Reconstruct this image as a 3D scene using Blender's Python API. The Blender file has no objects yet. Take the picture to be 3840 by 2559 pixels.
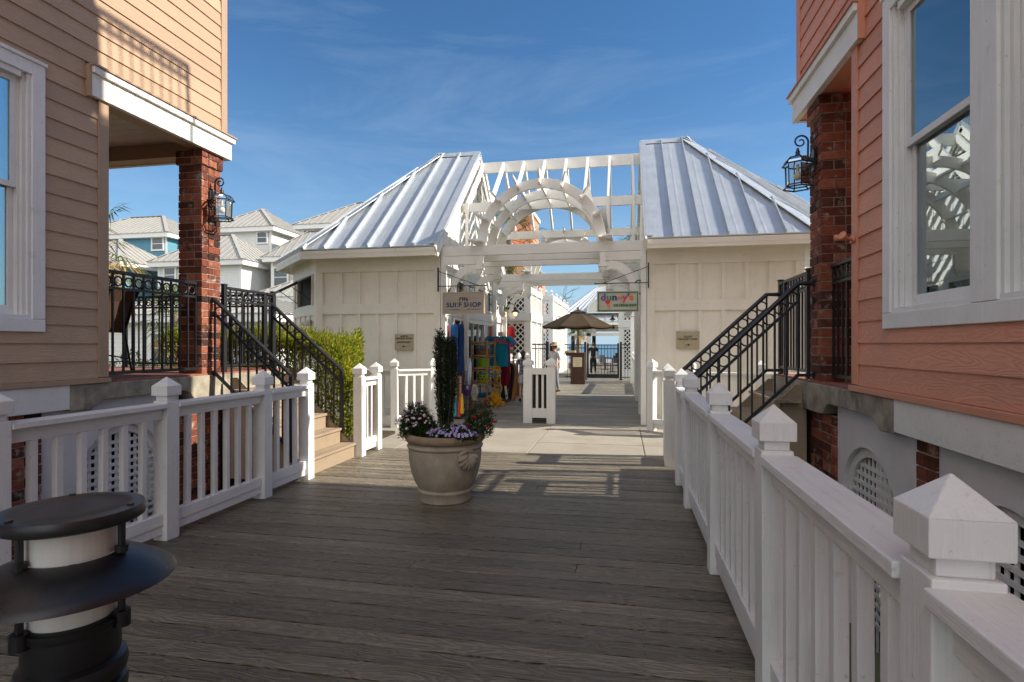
import bpy, math, random
from mathutils import Vector, Matrix
R=math.radians; PI=math.pi
rnd=random.Random(7)
SC=bpy.context.scene; COL=SC.collection
WM={}          # object name -> world matrix (parents are never moved after building)

# ------------------------------------------------------------------ mesh builder
class B:
    def __init__(s): s.v=[]; s.f=[]; s.m=[]; s.mi=0
    def face(s,pts):
        n=len(s.v); s.v+= [tuple(p) for p in pts]; s.f.append(tuple(range(n,n+len(pts)))); s.m.append(s.mi); return s
    def _add(s,vs,fs):
        n=len(s.v); s.v+=[tuple(p) for p in vs]
        for f in fs: s.f.append(tuple(i+n for i in f)); s.m.append(s.mi)
        return s
    def box(s,x0,x1,y0,y1,z0,z1):
        if x0>x1:x0,x1=x1,x0
        if y0>y1:y0,y1=y1,y0
        if z0>z1:z0,z1=z1,z0
        return s._add([(x0,y0,z0),(x1,y0,z0),(x1,y1,z0),(x0,y1,z0),(x0,y0,z1),(x1,y0,z1),(x1,y1,z1),(x0,y1,z1)],
          [(0,3,2,1),(4,5,6,7),(0,1,5,4),(1,2,6,5),(2,3,7,6),(3,0,4,7)])
    def bar(s,p,q,w,h,up=(0,0,1),w2=None,h2=None):
        p=Vector(p);q=Vector(q);d=(q-p).normalized();u=Vector(up)
        if abs(d.dot(u))>.98:u=Vector((0,1,0)) if abs(d.y)<.9 else Vector((1,0,0))
        sd=d.cross(u).normalized();u=sd.cross(d).normalized()
        w2=w if w2 is None else w2;h2=h if h2 is None else h2
        vs=[]
        for c,ww,hh in((p,w,h),(q,w2,h2)):
            for a,b in((-1,-1),(1,-1),(1,1),(-1,1)):vs.append(c+sd*(a*ww/2)+u*(b*hh/2))
        return s._add(vs,[(3,2,1,0),(4,5,6,7),(0,1,5,4),(1,2,6,5),(2,3,7,6),(3,0,4,7)])
    def tube(s,pts,r,n=8,closed=False,cap=True):
        pts=[Vector(p) for p in pts];N=len(pts)
        rr=r if isinstance(r,(list,tuple)) else [r]*N
        vs=[];fs=[];pu=None
        for i,p in enumerate(pts):
            if closed:d=(pts[(i+1)%N]-pts[i-1])
            else:d=(pts[min(i+1,N-1)]-pts[max(i-1,0)])
            d=d.normalized() if d.length>1e-9 else Vector((0,0,1))
            if pu is None:
                pu=Vector((0,0,1)) if abs(d.z)<.9 else Vector((1,0,0))
            sd=d.cross(pu)
            if sd.length<1e-6: sd=d.orthogonal()
            sd.normalize();pu=sd.cross(d).normalized()
            for k in range(n):
                a=2*PI*k/n;vs.append(p+(sd*math.cos(a)+pu*math.sin(a))*rr[i])
        M=N if closed else N-1
        for i in range(M):
            j=(i+1)%N
            for k in range(n):
                l=(k+1)%n;fs.append((i*n+k,i*n+l,j*n+l,j*n+k))
        if cap and not closed:
            fs.append(tuple(range(n-1,-1,-1)));fs.append(tuple((N-1)*n+k for k in range(n)))
        return s._add(vs,fs)
    def ring(s,c,nrm,Rr,r,n=20,m=6):
        c=Vector(c);nrm=Vector(nrm).normalized();a=nrm.orthogonal().normalized();b=nrm.cross(a)
        return s.tube([c+(a*math.cos(2*PI*k/n)+b*math.sin(2*PI*k/n))*Rr for k in range(n)],r,m,closed=True)
    def lathe(s,prof,c=(0,0,0),n=32,cap=True,sx=1,sy=1,rot=0):
        vs=[];fs=[];N=len(prof)
        for r,z in prof:
            for k in range(n):
                a=2*PI*k/n+rot;vs.append((c[0]+r*math.cos(a)*sx,c[1]+r*math.sin(a)*sy,c[2]+z))
        for i in range(N-1):
            for k in range(n):
                l=(k+1)%n;fs.append((i*n+k,i*n+l,(i+1)*n+l,(i+1)*n+k))
        if cap:
            fs.append(tuple(range(n-1,-1,-1)));fs.append(tuple((N-1)*n+k for k in range(n)))
        return s._add(vs,fs)
    def prism(s,poly,ext):
        """poly: list of 3d points (planar), ext: extrusion vector"""
        e=Vector(ext);n=len(poly);a=[Vector(p) for p in poly];b=[p+e for p in a]
        nr=Vector((0,0,0))
        for i in range(n):nr+=a[i].cross(a[(i+1)%n])
        fl=nr.dot(e)>0
        fs=[tuple(range(n-1,-1,-1)),tuple(range(n,2*n))] if fl else [tuple(range(n)),tuple(range(2*n-1,n-1,-1))]
        for i in range(n):
            j=(i+1)%n
            fs.append((i,j,n+j,n+i) if fl else (j,i,n+i,n+j))
        return s._add(a+b,fs)
    def ball(s,c,r,n=12,m=8,sx=1,sy=1,sz=1):
        pr=[(max(1e-4,math.sin(PI*i/m))*r,-math.cos(PI*i/m)*r*sz) for i in range(m+1)]
        return s.lathe(pr,c,n,True,sx,sy)
    def pyramid(s,x0,x1,y0,y1,z0,z1):
        return s._add([(x0,y0,z0),(x1,y0,z0),(x1,y1,z0),(x0,y1,z0),((x0+x1)/2,(y0+y1)/2,z1)],[(0,3,2,1),(0,1,4),(1,2,4),(2,3,4),(3,0,4)])
    def sheet(s,P,nu,nv):
        """grid of points P(i,j)"""
        vs=[P(i/nu,j/nv) for j in range(nv+1) for i in range(nu+1)]
        fs=[(j*(nu+1)+i,j*(nu+1)+i+1,(j+1)*(nu+1)+i+1,(j+1)*(nu+1)+i) for j in range(nv) for i in range(nu)]
        return s._add(vs,fs)
    def xf(s,M):
        s.v=[tuple(M@Vector(p)) for p in s.v];return s

def build(b,name,mat,parent=None,bevel=0,smooth=False,local=False,at=None,solid=0,auto=None):
    """link a builder as ONE mesh object; verts are world coords unless local (then in the parent's frame)"""
    me=bpy.data.meshes.new(name)
    W=WM[parent.name] if parent else (Matrix.Translation(at) if at else Matrix())
    if local or (parent is None and at is None): vs=b.v
    else:
        I=W.inverted();vs=[tuple(I@Vector(p)) for p in b.v]
    me.from_pydata(vs,[],b.f)
    mats=mat if isinstance(mat,(list,tuple)) else [mat]
    for m in mats: me.materials.append(m)
    if len(mats)>1: me.polygons.foreach_set('material_index',b.m)
    if smooth: me.polygons.foreach_set('use_smooth',[True]*len(me.polygons))
    me.update()
    o=bpy.data.objects.new(name,me);COL.objects.link(o)
    if parent: o.parent=parent
    elif at: o.location=at
    if smooth and auto: 
        try: me.set_sharp_from_angle(angle=R(auto))
        except Exception: pass
    if bevel:
        md=o.modifiers.new('bevel','BEVEL');md.width=bevel;md.segments=2;md.limit_method='ANGLE';md.angle_limit=R(40)
    if solid:
        md=o.modifiers.new('solid','SOLIDIFY');md.thickness=solid
    WM[o.name]=W
    return o
def thing(name,label,cat,loc=(0,0,0),rz=0,group=None):
    o=bpy.data.objects.new(name,None);COL.objects.link(o);o.location=loc;o.rotation_euler=(0,0,rz);o.empty_display_size=.1
    WM[o.name]=Matrix.Translation(loc)@Matrix.Rotation(rz,4,'Z')
    return tag(o,label,cat,group)
def tag(o,label,cat,group=None):
    o['label']=label;o['category']=cat
    if group:o['group']=group
    return o
def struct(o,kind='structure'):
    o['kind']=kind;return o
def dup(root,loc,rz=0,label=None,scale=None):
    def cp(o,par):
        c=o.copy();COL.objects.link(c)
        if par is not None:c.parent=par
        for ch in [x for x in bpy.data.objects if x.parent==o and x.name!=c.name]:cp(ch,c)
        return c
    r=cp(root,None);r.location=loc;r.rotation_euler=(0,0,rz)
    if scale:r.scale=(scale,)*3
    if label:r['label']=label
    return r

# ------------------------------------------------------------------ materials
class N:
    def __init__(s,name):
        s.m=bpy.data.materials.new(name);s.m.use_nodes=True;s.t=s.m.node_tree;s.t.nodes.clear()
        s.out=s.n('ShaderNodeOutputMaterial')
    def n(s,typ,**k):
        x=s.t.nodes.new(typ)
        for a,b in k.items():
            if a.startswith('i_'):
                key=a[2:]; key=int(key) if key.isdigit() else key.replace('_',' ')
                x.inputs[key].default_value=b
            else:setattr(x,a,b)
        return x
    def l(s,a,b):s.t.links.new(a,b)
    def coord(s,kind='Object',st=(1,1,1)):
        tc=s.n('ShaderNodeTexCoord')if kind!='Position'else s.n('ShaderNodeNewGeometry')
        mp=s.n('ShaderNodeMapping');mp.inputs['Scale'].default_value=st
        s.l(tc.outputs[kind],mp.inputs[0]);return mp.outputs[0]
    def noise(s,vec,scale,detail=4,rough=.55,dist=0):
        x=s.n('ShaderNodeTexNoise');x.inputs['Scale'].default_value=scale;x.inputs['Detail'].default_value=detail
        x.inputs['Roughness'].default_value=rough;x.inputs['Distortion'].default_value=dist
        if vec is not None:s.l(vec,x.inputs['Vector'])
        return x.outputs['Fac']
    def ramp(s,fac,stops):
        x=s.n('ShaderNodeValToRGB');e=x.color_ramp.elements
        while len(e)<len(stops):e.new(.5)
        for i,(p,c) in enumerate(stops):
            e[i].position=p;e[i].color=(c,c,c,1) if isinstance(c,(int,float)) else tuple(c)+(1,)
        s.l(fac,x.inputs[0]);return x.outputs[0]
    def mix(s,fac,a,b,bt='MIX'):
        x=s.n('ShaderNodeMixRGB',blend_type=bt)
        for i,v in((0,fac),(1,a),(2,b)):
            if isinstance(v,(int,float)):x.inputs[i].default_value=v if i==0 else (v,v,v,1)
            elif isinstance(v,tuple):x.inputs[i].default_value=v+(1,) if len(v)==3 else v
            else:s.l(v,x.inputs[i])
        return x.outputs[0]
    def math(s,op,a,b=0):
        x=s.n('ShaderNodeMath',operation=op)
        for i,v in((0,a),(1,b)):
            if isinstance(v,(int,float)):x.inputs[i].default_value=v
            else:s.l(v,x.inputs[i])
        return x.outputs[0]
    def bump(s,h,st,dist=.01,prev=None):
        x=s.n('ShaderNodeBump');x.inputs['Strength'].default_value=st;x.inputs['Distance'].default_value=dist
        s.l(h,x.inputs['Height'])
        if prev is not None:s.l(prev,x.inputs['Normal'])
        return x.outputs[0]
    def bsdf(s,col,rough=.5,metal=0,normal=None,spec=.5,**k):
        x=s.n('ShaderNodeBsdfPrincipled')
        for key,v in(('Base Color',col),('Roughness',rough),('Metallic',metal),('Specular IOR Level',spec)):
            if isinstance(v,tuple):x.inputs[key].default_value=v+(1,)
            elif isinstance(v,(int,float)):x.inputs[key].default_value=v
            else:s.l(v,x.inputs[key])
        for key,v in k.items():x.inputs[key.replace('_',' ')].default_value=v
        if normal is not None:s.l(normal,x.inputs['Normal'])
        s.l(x.outputs[0],s.out.inputs[0]);return x
_M={}
def M(name,col,rough=.55,metal=0,var=.1,vs=5.,bump=0,bs=60.,st=(1,1,1),spec=.4,isl=0,dirt=0,dcol=(.2,.17,.13),ds=2.5,dst=(1,1,1)):
    if name in _M:return _M[name]
    n=N(name);co=n.coord('Object',st)
    c=n.mix(1,col,n.ramp(n.noise(co,vs),[(.25,1-var),(.75,1+var*.6)]),'MULTIPLY')
    if isl:
        g=n.n('ShaderNodeNewGeometry');c=n.mix(1,c,n.ramp(g.outputs['Random Per Island'],[(0,1-isl),(1,1+isl)]),'MULTIPLY')
    if dirt:
        c2=n.coord('Object',dst)
        c=n.mix(n.ramp(n.noise(c2,ds,6,.65),[(.52,0.),(.75,dirt)]),c,dcol)
    nm=None
    if bump:nm=n.bump(n.noise(co,bs,5),bump,.004)
    n.bsdf(c,rough,metal,nm,spec);_M[name]=n.m;return n.m

def m_white(name,col,along=None):
    """painted timber: fine grain, hairline dirt, slight streaks"""
    n=N(name);co=n.coord('Object',(1,1,1))
    g=n.coord('Object',{'x':(1.2,26,26),'y':(26,1.2,26),'z':(26,26,1.2),None:(9,9,9)}[along])
    c=n.mix(1,col,n.ramp(n.noise(co,3.,5,.6),[(.3,.93),(.7,1.03)]),'MULTIPLY')
    geo=n.n('ShaderNodeObjectInfo')
    c=n.mix(1,c,n.ramp(geo.outputs['Random'],[(0,.94),(1,1.03)]),'MULTIPLY')
    c=n.mix(n.ramp(n.noise(g,1.6,6,.7),[(.56,0.),(.80,.38)]),c,(.42,.405,.35))
    c=n.mix(n.ramp(n.noise(co,7.,7,.75),[(.60,0.),(.72,.42)]),c,(.36,.35,.28))
    c=n.mix(n.ramp(n.noise(co,42.,3,.5),[(.68,0.),(.76,.4)]),c,(.24,.21,.17))
    nm=n.bump(n.noise(g,3.,6,.65),.45,.006);nm=n.bump(n.noise(co,55.,4,.6),.22,.004,nm)
    n.bsdf(c,.48,0,nm,.4);return n.m
WHITE=(.80,.785,.73)
mWx=m_white('white_paint_x',WHITE,'x');mWy=m_white('white_paint_y',WHITE,'y');mWz=m_white('white_paint_z',WHITE,'z');mW=m_white('white_paint',WHITE)
mRx=m_white('rail_paint_x',(.79,.785,.765),'x');mRy=m_white('rail_paint_y',(.79,.785,.765),'y');mRz=m_white('rail_paint_z',(.79,.785,.765),'z')
mCream=m_white('cream_paint',(.80,.75,.63),'z');mCreamx=m_white('cream_paint_x',(.80,.75,.63),'x')
mStucco=M('white_stucco',(.72,.71,.69),.85,0,.06,3,.7,140,dirt=.25,dcol=(.4,.38,.35))

def m_siding(name,col,axis):
    """fibre cement boards with embossed cedar grain; every board is its own island"""
    n=N(name);g=n.n('ShaderNodeNewGeometry')
    tc=n.n('ShaderNodeTexCoord')
    off=n.n('ShaderNodeVectorMath',operation='ADD')
    cb=n.n('ShaderNodeCombineXYZ');r20=n.math('MULTIPLY',g.outputs['Random Per Island'],37.)
    for k in range(3):n.l(r20,cb.inputs[k])
    n.l(tc.outputs['Object'],off.inputs[0]);n.l(cb.outputs[0],off.inputs[1])
    mp=n.n('ShaderNodeMapping');mp.inputs['Scale'].default_value=(4.,1.1,7.) if axis=='y' else (1.1,4.,7.)
    n.l(off.outputs[0],mp.inputs[0])
    ns=n.noise(mp.outputs[0],1.3,2,.5)
    w=n.math('SINE',n.math('MULTIPLY',ns,115.))
    fine=n.noise(off.outputs[0],120.,2)
    c=n.mix(1,col,n.ramp(w,[(0.,.96),(1.,1.02)]),'MULTIPLY')
    c=n.mix(1,c,n.ramp(g.outputs['Random Per Island'],[(0,.88),(1,1.07)]),'MULTIPLY')
    c=n.mix(n.ramp(n.noise(tc.outputs['Object'],2.2,6,.7),[(.52,0.),(.78,.3)]),c,(.25,.2,.16))
    nm=n.bump(w,.26,.003);nm=n.bump(fine,.1,.002,nm)
    n.bsdf(c,.55,0,nm,.4);return n.m
mTan=m_siding('tan_siding',(.47,.32,.208),'y');mSal=m_siding('salmon_siding',(.66,.285,.175),'y')
mTanT=M('tan_trim',(.40,.27,.175),.5,0,.08,4,.1,80);mSalT=M('salmon_trim',(.61,.26,.16),.5,0,.08,4,.1,80)

def m_brick(name):
    n=N(name);g=n.n('ShaderNodeNewGeometry');tc=n.n('ShaderNodeTexCoord')
    c=n.ramp(g.outputs['Random Per Island'],[(0,(.045,.02,.015)),(.25,(.10,.032,.02)),(.5,(.19,.052,.03)),(.75,(.26,.075,.04)),(1.,(.33,.12,.07))])
    c=n.mix(1,c,n.ramp(n.noise(tc.outputs['Object'],28.,6,.65),[(.3,.65),(.7,1.2)]),'MULTIPLY')
    c=n.mix(n.ramp(n.noise(tc.outputs['Object'],9.,6,.7),[(.56,0.),(.70,.8)]),c,(.50,.41,.34))
    nm=n.bump(n.noise(tc.outputs['Object'],70.,6,.7),.7,.006)
    n.bsdf(c,.85,0,nm,.25);return n.m
mBrick=m_brick('red_brick')
mMortar=M('mortar',(.42,.35,.28),.95,0,.15,20,.5,120,spec=.2)
mPaver=M('brick_paver',(.30,.12,.08),.85,0,.3,9,.4,60)
mConcS=M('slab_concrete',(.36,.32,.245),.9,0,.45,7,.9,45,dirt=.9,dcol=(.075,.065,.045),ds=4.5,dst=(1.4,1.4,.6),spec=.2)
mStepW=M('step_wood',(.33,.25,.165),.75,0,.14,5,.3,40,(1,12,12),dirt=.3,dcol=(.14,.11,.08))
mIron=M('black_iron',(.014,.014,.016),.38,0,.3,8,.15,120,spec=.5)
mIronG=M('grey_iron',(.03,.03,.033),.35,.3,.25,10,.1,120,spec=.6)
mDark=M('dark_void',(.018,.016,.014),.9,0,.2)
mBronze=M('dark_bronze',(.035,.026,.018),.4,.4,.25,12,.1,90)

def m_metalroof(name,col,metal=.55,rough=.42):
    n=N(name);co=n.coord('Object',(22.,1.,1.));c2=n.coord('Object')
    c=n.mix(1,col,n.ramp(n.noise(co,1.2,3),[(.3,.95),(.7,1.03)]),'MULTIPLY')
    c=n.mix(1,c,n.ramp(n.noise(c2,2.,5,.6),[(.3,.92),(.7,1.05)]),'MULTIPLY')
    n.bsdf(c,n.ramp(n.noise(c2,7.,5),[(.3,rough-.06),(.7,rough+.1)]),metal,None,.5);return n.m
mRoof=m_metalroof('galvalume_roof',(.60,.635,.655),.55,.36)
mRoofF=m_metalroof('far_grey_roof',(.36,.345,.31),.1,.6)

def m_deck(name,dark,light,axis='x'):
    n=N(name);g=n.n('ShaderNodeNewGeometry');tc=n.n('ShaderNodeTexCoord')
    cb=n.n('ShaderNodeCombineXYZ');r=n.math('MULTIPLY',g.outputs['Random Per Island'],53.)
    for k in range(3):n.l(r,cb.inputs[k])
    off=n.n('ShaderNodeVectorMath',operation='ADD');n.l(tc.outputs['Object'],off.inputs[0]);n.l(cb.outputs[0],off.inputs[1])
    def mp(sc):
        x=n.n('ShaderNodeMapping');x.inputs['Scale'].default_value=sc;n.l(off.outputs[0],x.inputs[0]);return x.outputs[0]
    long=mp((.8,12.,12.));fine=mp((1.7,135.,135.));knot=mp((1.1,5.5,5.5))
    f=n.noise(long,2.2,6,.65,.35)
    c=n.mix(n.ramp(f,[(.12,0.),(.88,1.)]),dark,light)
    c=n.mix(1,c,n.ramp(g.outputs['Random Per Island'],[(0,.74),(1,1.2)]),'MULTIPLY')
    kn=n.noise(knot,1.7,2,.5)
    rings=n.math('SINE',n.math('MULTIPLY',kn,75.))
    c=n.mix(1,c,n.ramp(rings,[(0.,.82),(1.,1.05)]),'MULTIPLY')
    crack=n.ramp(n.noise(fine,1.,4,.7),[(.58,0.),(.67,.8)])
    c=n.mix(crack,c,(.022,.018,.014))
    big=n.noise(tc.outputs['Object'],.55,5,.6)
    c=n.mix(1,c,n.ramp(big,[(.3,.78),(.7,1.2)]),'MULTIPLY')
    c=n.mix(n.ramp(n.noise(tc.outputs['Object'],3.2,8,.75),[(.66,0.),(.78,.4)]),c,(.36,.33,.29))
    c=n.mix(n.ramp(n.noise(tc.outputs['Object'],75.,2,.5),[(.77,0.),(.80,.6)]),c,(.5,.47,.42))
    h=n.mix(.5,n.noise(fine,1.,5,.7),rings)
    nm=n.bump(h,.9,.007)
    n.bsdf(c,n.ramp(f,[(.3,.42),(.7,.62)]),0,nm,.45);return n.m
mDeck=m_deck('weathered_deck',(.078,.066,.045),(.31,.262,.188))
mDeck2=m_deck('alley_deck',(.17,.15,.115),(.46,.415,.33))
def m_conc():
    n=N('walk_concrete');tc=n.n('ShaderNodeTexCoord');o=tc.outputs['Object']
    c=n.mix(n.ramp(n.noise(o,1.4,6,.65),[(.3,0.),(.7,1.)]),(.29,.26,.205),(.40,.365,.295))
    c=n.mix(n.ramp(n.noise(o,160.,3,.6),[(.35,.35),(.6,0.)]),c,(.25,.22,.18))
    c=n.mix(n.ramp(n.noise(o,4.,8,.75),[(.64,0.),(.76,.4)]),c,(.6,.57,.5))
    n.bsdf(c,.9,0,n.bump(n.noise(o,120.,4),.3,.003),.2);return n.m
mConc=m_conc()
def m_glass(name,tint,refl=.12):
    n=N(name)
    lw=n.n('ShaderNodeFresnel');lw.inputs[0].default_value=1.5
    f=n.math('ADD',n.math('MULTIPLY',lw.outputs[0],1.25),refl)
    tr=n.n('ShaderNodeBsdfTransparent');tr.inputs[0].default_value=tint+(1,)
    gl=n.n('ShaderNodeBsdfGlossy');gl.inputs[0].default_value=(.86,.97,1,1);gl.inputs['Roughness'].default_value=.015
    
    mx=n.n('ShaderNodeMixShader');n.l(f,mx.inputs[0]);n.l(tr.outputs[0],mx.inputs[1]);n.l(gl.outputs[0],mx.inputs[2])
    n.l(mx.outputs[0],n.out.inputs[0]);return n.m
mGlass=m_glass('window_glass',(.74,.88,.86),.24)
mGlassL=m_glass('lantern_glass',(.93,.94,.92),.05)
mGlassF=M('far_glass',(.035,.055,.065),.08,0,.2,spec=.8)

def m_leaf(name,c0,c1,trans=.35,rough=.45):
    n=N(name);g=n.n('ShaderNodeNewGeometry');oi=n.n('ShaderNodeTexCoord')
    c=n.mix(g.outputs['Random Per Island'],c0,c1)
    c=n.mix(1,c,n.ramp(n.noise(oi.outputs['Object'],2.5,3),[(.3,.75),(.7,1.2)]),'MULTIPLY')
    p=n.n('ShaderNodeBsdfPrincipled');n.l(c,p.inputs['Base Color']);p.inputs['Roughness'].default_value=rough;p.inputs['Specular IOR Level'].default_value=.35
    t=n.n('ShaderNodeBsdfTranslucent');n.l(n.mix(1,c,(1.1,1.15,.6),'MULTIPLY'),t.inputs[0])
    mx=n.n('ShaderNodeMixShader');mx.inputs[0].default_value=trans
    n.l(p.outputs[0],mx.inputs[1]);n.l(t.outputs[0],mx.inputs[2]);n.l(mx.outputs[0],n.out.inputs[0]);return n.m
mHedge=m_leaf('hedge_leaf',(.09,.16,.012),(.52,.47,.06),.6)
mTopi=m_leaf('topiary_leaf',(.008,.02,.007),(.03,.05,.015),.2)
mFol=m_leaf('flower_foliage',(.02,.05,.012),(.06,.10,.025),.3)
mPalm=m_leaf('palm_leaf',(.05,.085,.02),(.13,.15,.04),.3)
mPalmD=m_leaf('palm_dead',(.34,.22,.09),(.55,.40,.18),.35)
mTreeF=m_leaf('tree_leaf',(.03,.05,.015),(.07,.10,.03),.3)
mBark=M('palm_bark',(.20,.16,.12),.95,0,.35,14,.8,40)
def fab(name,col,rough=.8,var=.12,**k):return M('fabric_'+name,col,rough,0,var,12,.15,200,spec=.2,**k)
def plain(name,col,rough=.45,metal=0,**k):return M('plain_'+name,col,rough,metal,.06,6,**k)
# ------------------------------------------------------------------ camera, sun, sky
cam=bpy.data.cameras.new('camera');co_=bpy.data.objects.new('camera',cam);COL.objects.link(co_)
cam.lens=19.89;cam.sensor_width=36;cam.clip_end=6000;cam.clip_start=.05;cam.shift_y=.0036
TH=math.atan(254/1300)
co_.location=(0,0,1.5);co_.rotation_euler=(R(90),0,TH);SC.camera=co_
SUN_AZ=R(5.7);SUN_T=.655                         # direction to the sun: from +X a little towards +Y
SUN_EL=math.atan(SUN_T*math.cos(SUN_AZ))
sd=Vector((math.cos(SUN_EL)*math.cos(SUN_AZ),math.cos(SUN_EL)*math.sin(SUN_AZ),math.sin(SUN_EL)))
sl=bpy.data.lights.new('sun','SUN');sl.energy=4.0;sl.angle=R(.5);sl.color=(1,.925,.81)
so=bpy.data.objects.new('sun',sl);COL.objects.link(so);so.rotation_euler=sd.to_track_quat('Z','Y').to_euler()
w=bpy.data.worlds.new('World');SC.world=w;w.use_nodes=True;nt=w.node_tree;nt.nodes.clear()
def wn(t):return nt.nodes.new(t)
sky=wn('ShaderNodeTexSky');sky.sky_type='NISHITA';sky.sun_disc=False;sky.sun_elevation=SUN_EL;sky.sun_rotation=PI/2-SUN_AZ
sky.air_density=1.0;sky.dust_density=.05;sky.ozone_density=3.2;sky.altitude=0
bg=wn('ShaderNodeBackground');bg.inputs[1].default_value=.10
tc=wn('ShaderNodeTexCoord');mp=wn('ShaderNodeMapping');mp.inputs['Scale'].default_value=(1.2,1.6,7.);mp.inputs['Rotation'].default_value=(.25,.3,.5)
n1=wn('ShaderNodeTexNoise');n1.inputs['Scale'].default_value=1.6;n1.inputs['Detail'].default_value=9;n1.inputs['Roughness'].default_value=.66;n1.inputs['Distortion'].default_value=.5
rp=wn('ShaderNodeValToRGB');rp.color_ramp.elements[0].position=.50;rp.color_ramp.elements[0].color=(0,0,0,1);rp.color_ramp.elements[1].position=.85;rp.color_ramp.elements[1].color=(.20,.20,.20,1)
mx=wn('ShaderNodeMixRGB');mx.inputs[2].default_value=(3.6,4.3,5.2,1)
hs=wn('ShaderNodeHueSaturation');hs.inputs['Saturation'].default_value=1.2;hs.inputs['Value'].default_value=.74
nt.links.new(tc.outputs['Generated'],mp.inputs[0]);nt.links.new(mp.outputs[0],n1.inputs['Vector']);nt.links.new(n1.outputs['Fac'],rp.inputs[0])
# broken bright cloud added to the unseen sky behind the camera, filling the shade
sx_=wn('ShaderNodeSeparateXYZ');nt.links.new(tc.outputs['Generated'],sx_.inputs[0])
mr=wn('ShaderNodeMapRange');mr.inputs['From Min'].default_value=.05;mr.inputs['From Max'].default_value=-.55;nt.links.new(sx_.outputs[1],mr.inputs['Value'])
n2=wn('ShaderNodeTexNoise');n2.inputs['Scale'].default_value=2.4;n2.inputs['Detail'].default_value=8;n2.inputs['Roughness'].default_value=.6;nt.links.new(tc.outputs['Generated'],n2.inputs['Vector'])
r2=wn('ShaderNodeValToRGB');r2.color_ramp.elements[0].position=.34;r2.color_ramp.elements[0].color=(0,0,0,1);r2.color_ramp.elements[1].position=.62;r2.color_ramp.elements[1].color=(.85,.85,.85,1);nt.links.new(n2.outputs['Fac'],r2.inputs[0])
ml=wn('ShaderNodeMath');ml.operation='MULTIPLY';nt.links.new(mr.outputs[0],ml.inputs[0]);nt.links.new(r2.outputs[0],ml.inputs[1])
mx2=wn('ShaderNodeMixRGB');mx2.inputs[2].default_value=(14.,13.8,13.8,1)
nt.links.new(sky.outputs[0],hs.inputs['Color']);nt.links.new(rp.outputs[0],mx.inputs[0])
out=wn('ShaderNodeOutputWorld');
mh=wn('ShaderNodeMapRange');mh.inputs['From Min'].default_value=.50;mh.inputs['From Max'].default_value=.0;nt.links.new(sx_.outputs[2],mh.inputs['Value'])
mpw=wn('ShaderNodeMath');mpw.operation='POWER';mpw.inputs[1].default_value=2.3;nt.links.new(mh.outputs[0],mpw.inputs[0])
msc=wn('ShaderNodeMath');msc.operation='MULTIPLY';msc.inputs[1].default_value=.85;nt.links.new(mpw.outputs[0],msc.inputs[0])
mx3=wn('ShaderNodeMixRGB');mx3.inputs[2].default_value=(2.1,3.3,4.5,1);nt.links.new(msc.outputs[0],mx3.inputs[0]);nt.links.new(hs.outputs[0],mx3.inputs[1]);nt.links.new(mx3.outputs[0],mx.inputs[1])
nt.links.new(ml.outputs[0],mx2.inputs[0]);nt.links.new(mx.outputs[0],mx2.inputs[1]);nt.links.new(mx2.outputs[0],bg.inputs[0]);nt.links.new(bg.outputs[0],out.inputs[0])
vs=SC.view_settings;vs.view_transform='Standard';vs.look='None';vs.gamma=1;vs.exposure=.95;vs.use_curve_mapping=False
SC.render.engine='CYCLES';SC.cycles.max_bounces=8;SC.cycles.transparent_max_bounces=16;SC.cycles.caustics_reflective=False;SC.cycles.caustics_refractive=False
SC.cycles.use_denoising=True

# ------------------------------------------------------------------ ground, walks, decks
mGround=M('sandy_ground',(.20,.18,.12),.95,0,.35,1.2,.5,30,dirt=.8,dcol=(.05,.09,.02),ds=.6,spec=.1)
b=B();b.box(-900,900,-300,62,-1.2,-.8);struct(build(b,'ground',mGround))
mSea=N('sea_water');cc=mSea.coord('Object',(1,2.5,1))
mSea.bsdf((.03,.10,.15),.25,0,mSea.bump(mSea.noise(cc,.8,5),.4,.3),.5);mSea=mSea.m
b=B();b.box(-3000,3000,75,5500,-4.4,-4);struct(build(b,'sea',mSea))
b=B();b._add([(-3000,62,-.8),(3000,62,-.8),(3000,75,-4.2),(-3000,75,-4.2),(-3000,62,-1.2),(3000,62,-1.2),(3000,75,-4.6),(-3000,75,-4.6)],[(0,1,2,3),(7,6,5,4),(0,4,5,1),(3,2,6,7)])
struct(build(b,'beach',M('beach_sand',(.5,.44,.33),.95,0,.1,1.)))
def boards(b,x0,x1,y0,y1,z,wd=.138,gap=.0105,joint=True,splits=None):
    y=y0
    while y<y1-.02:
        dz=rnd.uniform(-.0025,.0015);yy=min(y+wd,y1)
        cuts=[x0,x1]
        if joint:cuts=[x0]+([x0+(x1-x0)*rnd.choice((.25,.36,.5,.62,.75))] if rnd.random()<.3 else [])+[x1]
        for i in range(len(cuts)-1):
            a=cuts[i]+(.002 if i else 0);e=cuts[i+1]-(.002 if i<len(cuts)-2 else 0)
            t=rnd.uniform(-.0015,.0015)
            b.box(a,e,y,yy-gap,z-.035,z+dz+t)
        y+=wd
b=B();boards(b,-3.62,.80,-2.6,7.72,0);struct(build(b,'boardwalk',mDeck,bevel=.003))
b=B()
y=-2.6
while y<7.60:
    for x in(-3.50,-3.05,-2.6,-2.15,-1.70,-1.25,-.80,-.35,.10,.48):
        for dy in(.032,.098):
            xx=x+rnd.uniform(-.008,.008);yy=y+dy+rnd.uniform(-.006,.006);b._add([(xx+.0048*math.cos(k*PI/3),yy+.0048*math.sin(k*PI/3),.0018) for k in range(6)],[tuple(range(6))])
    y+=.138
struct(build(b,'boardwalk_screws',mIronG))
b=B();b.box(-3.58,.76,-2.6,7.70,-.8,-.06);struct(build(b,'boardwalk_frame',mDark))
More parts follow.
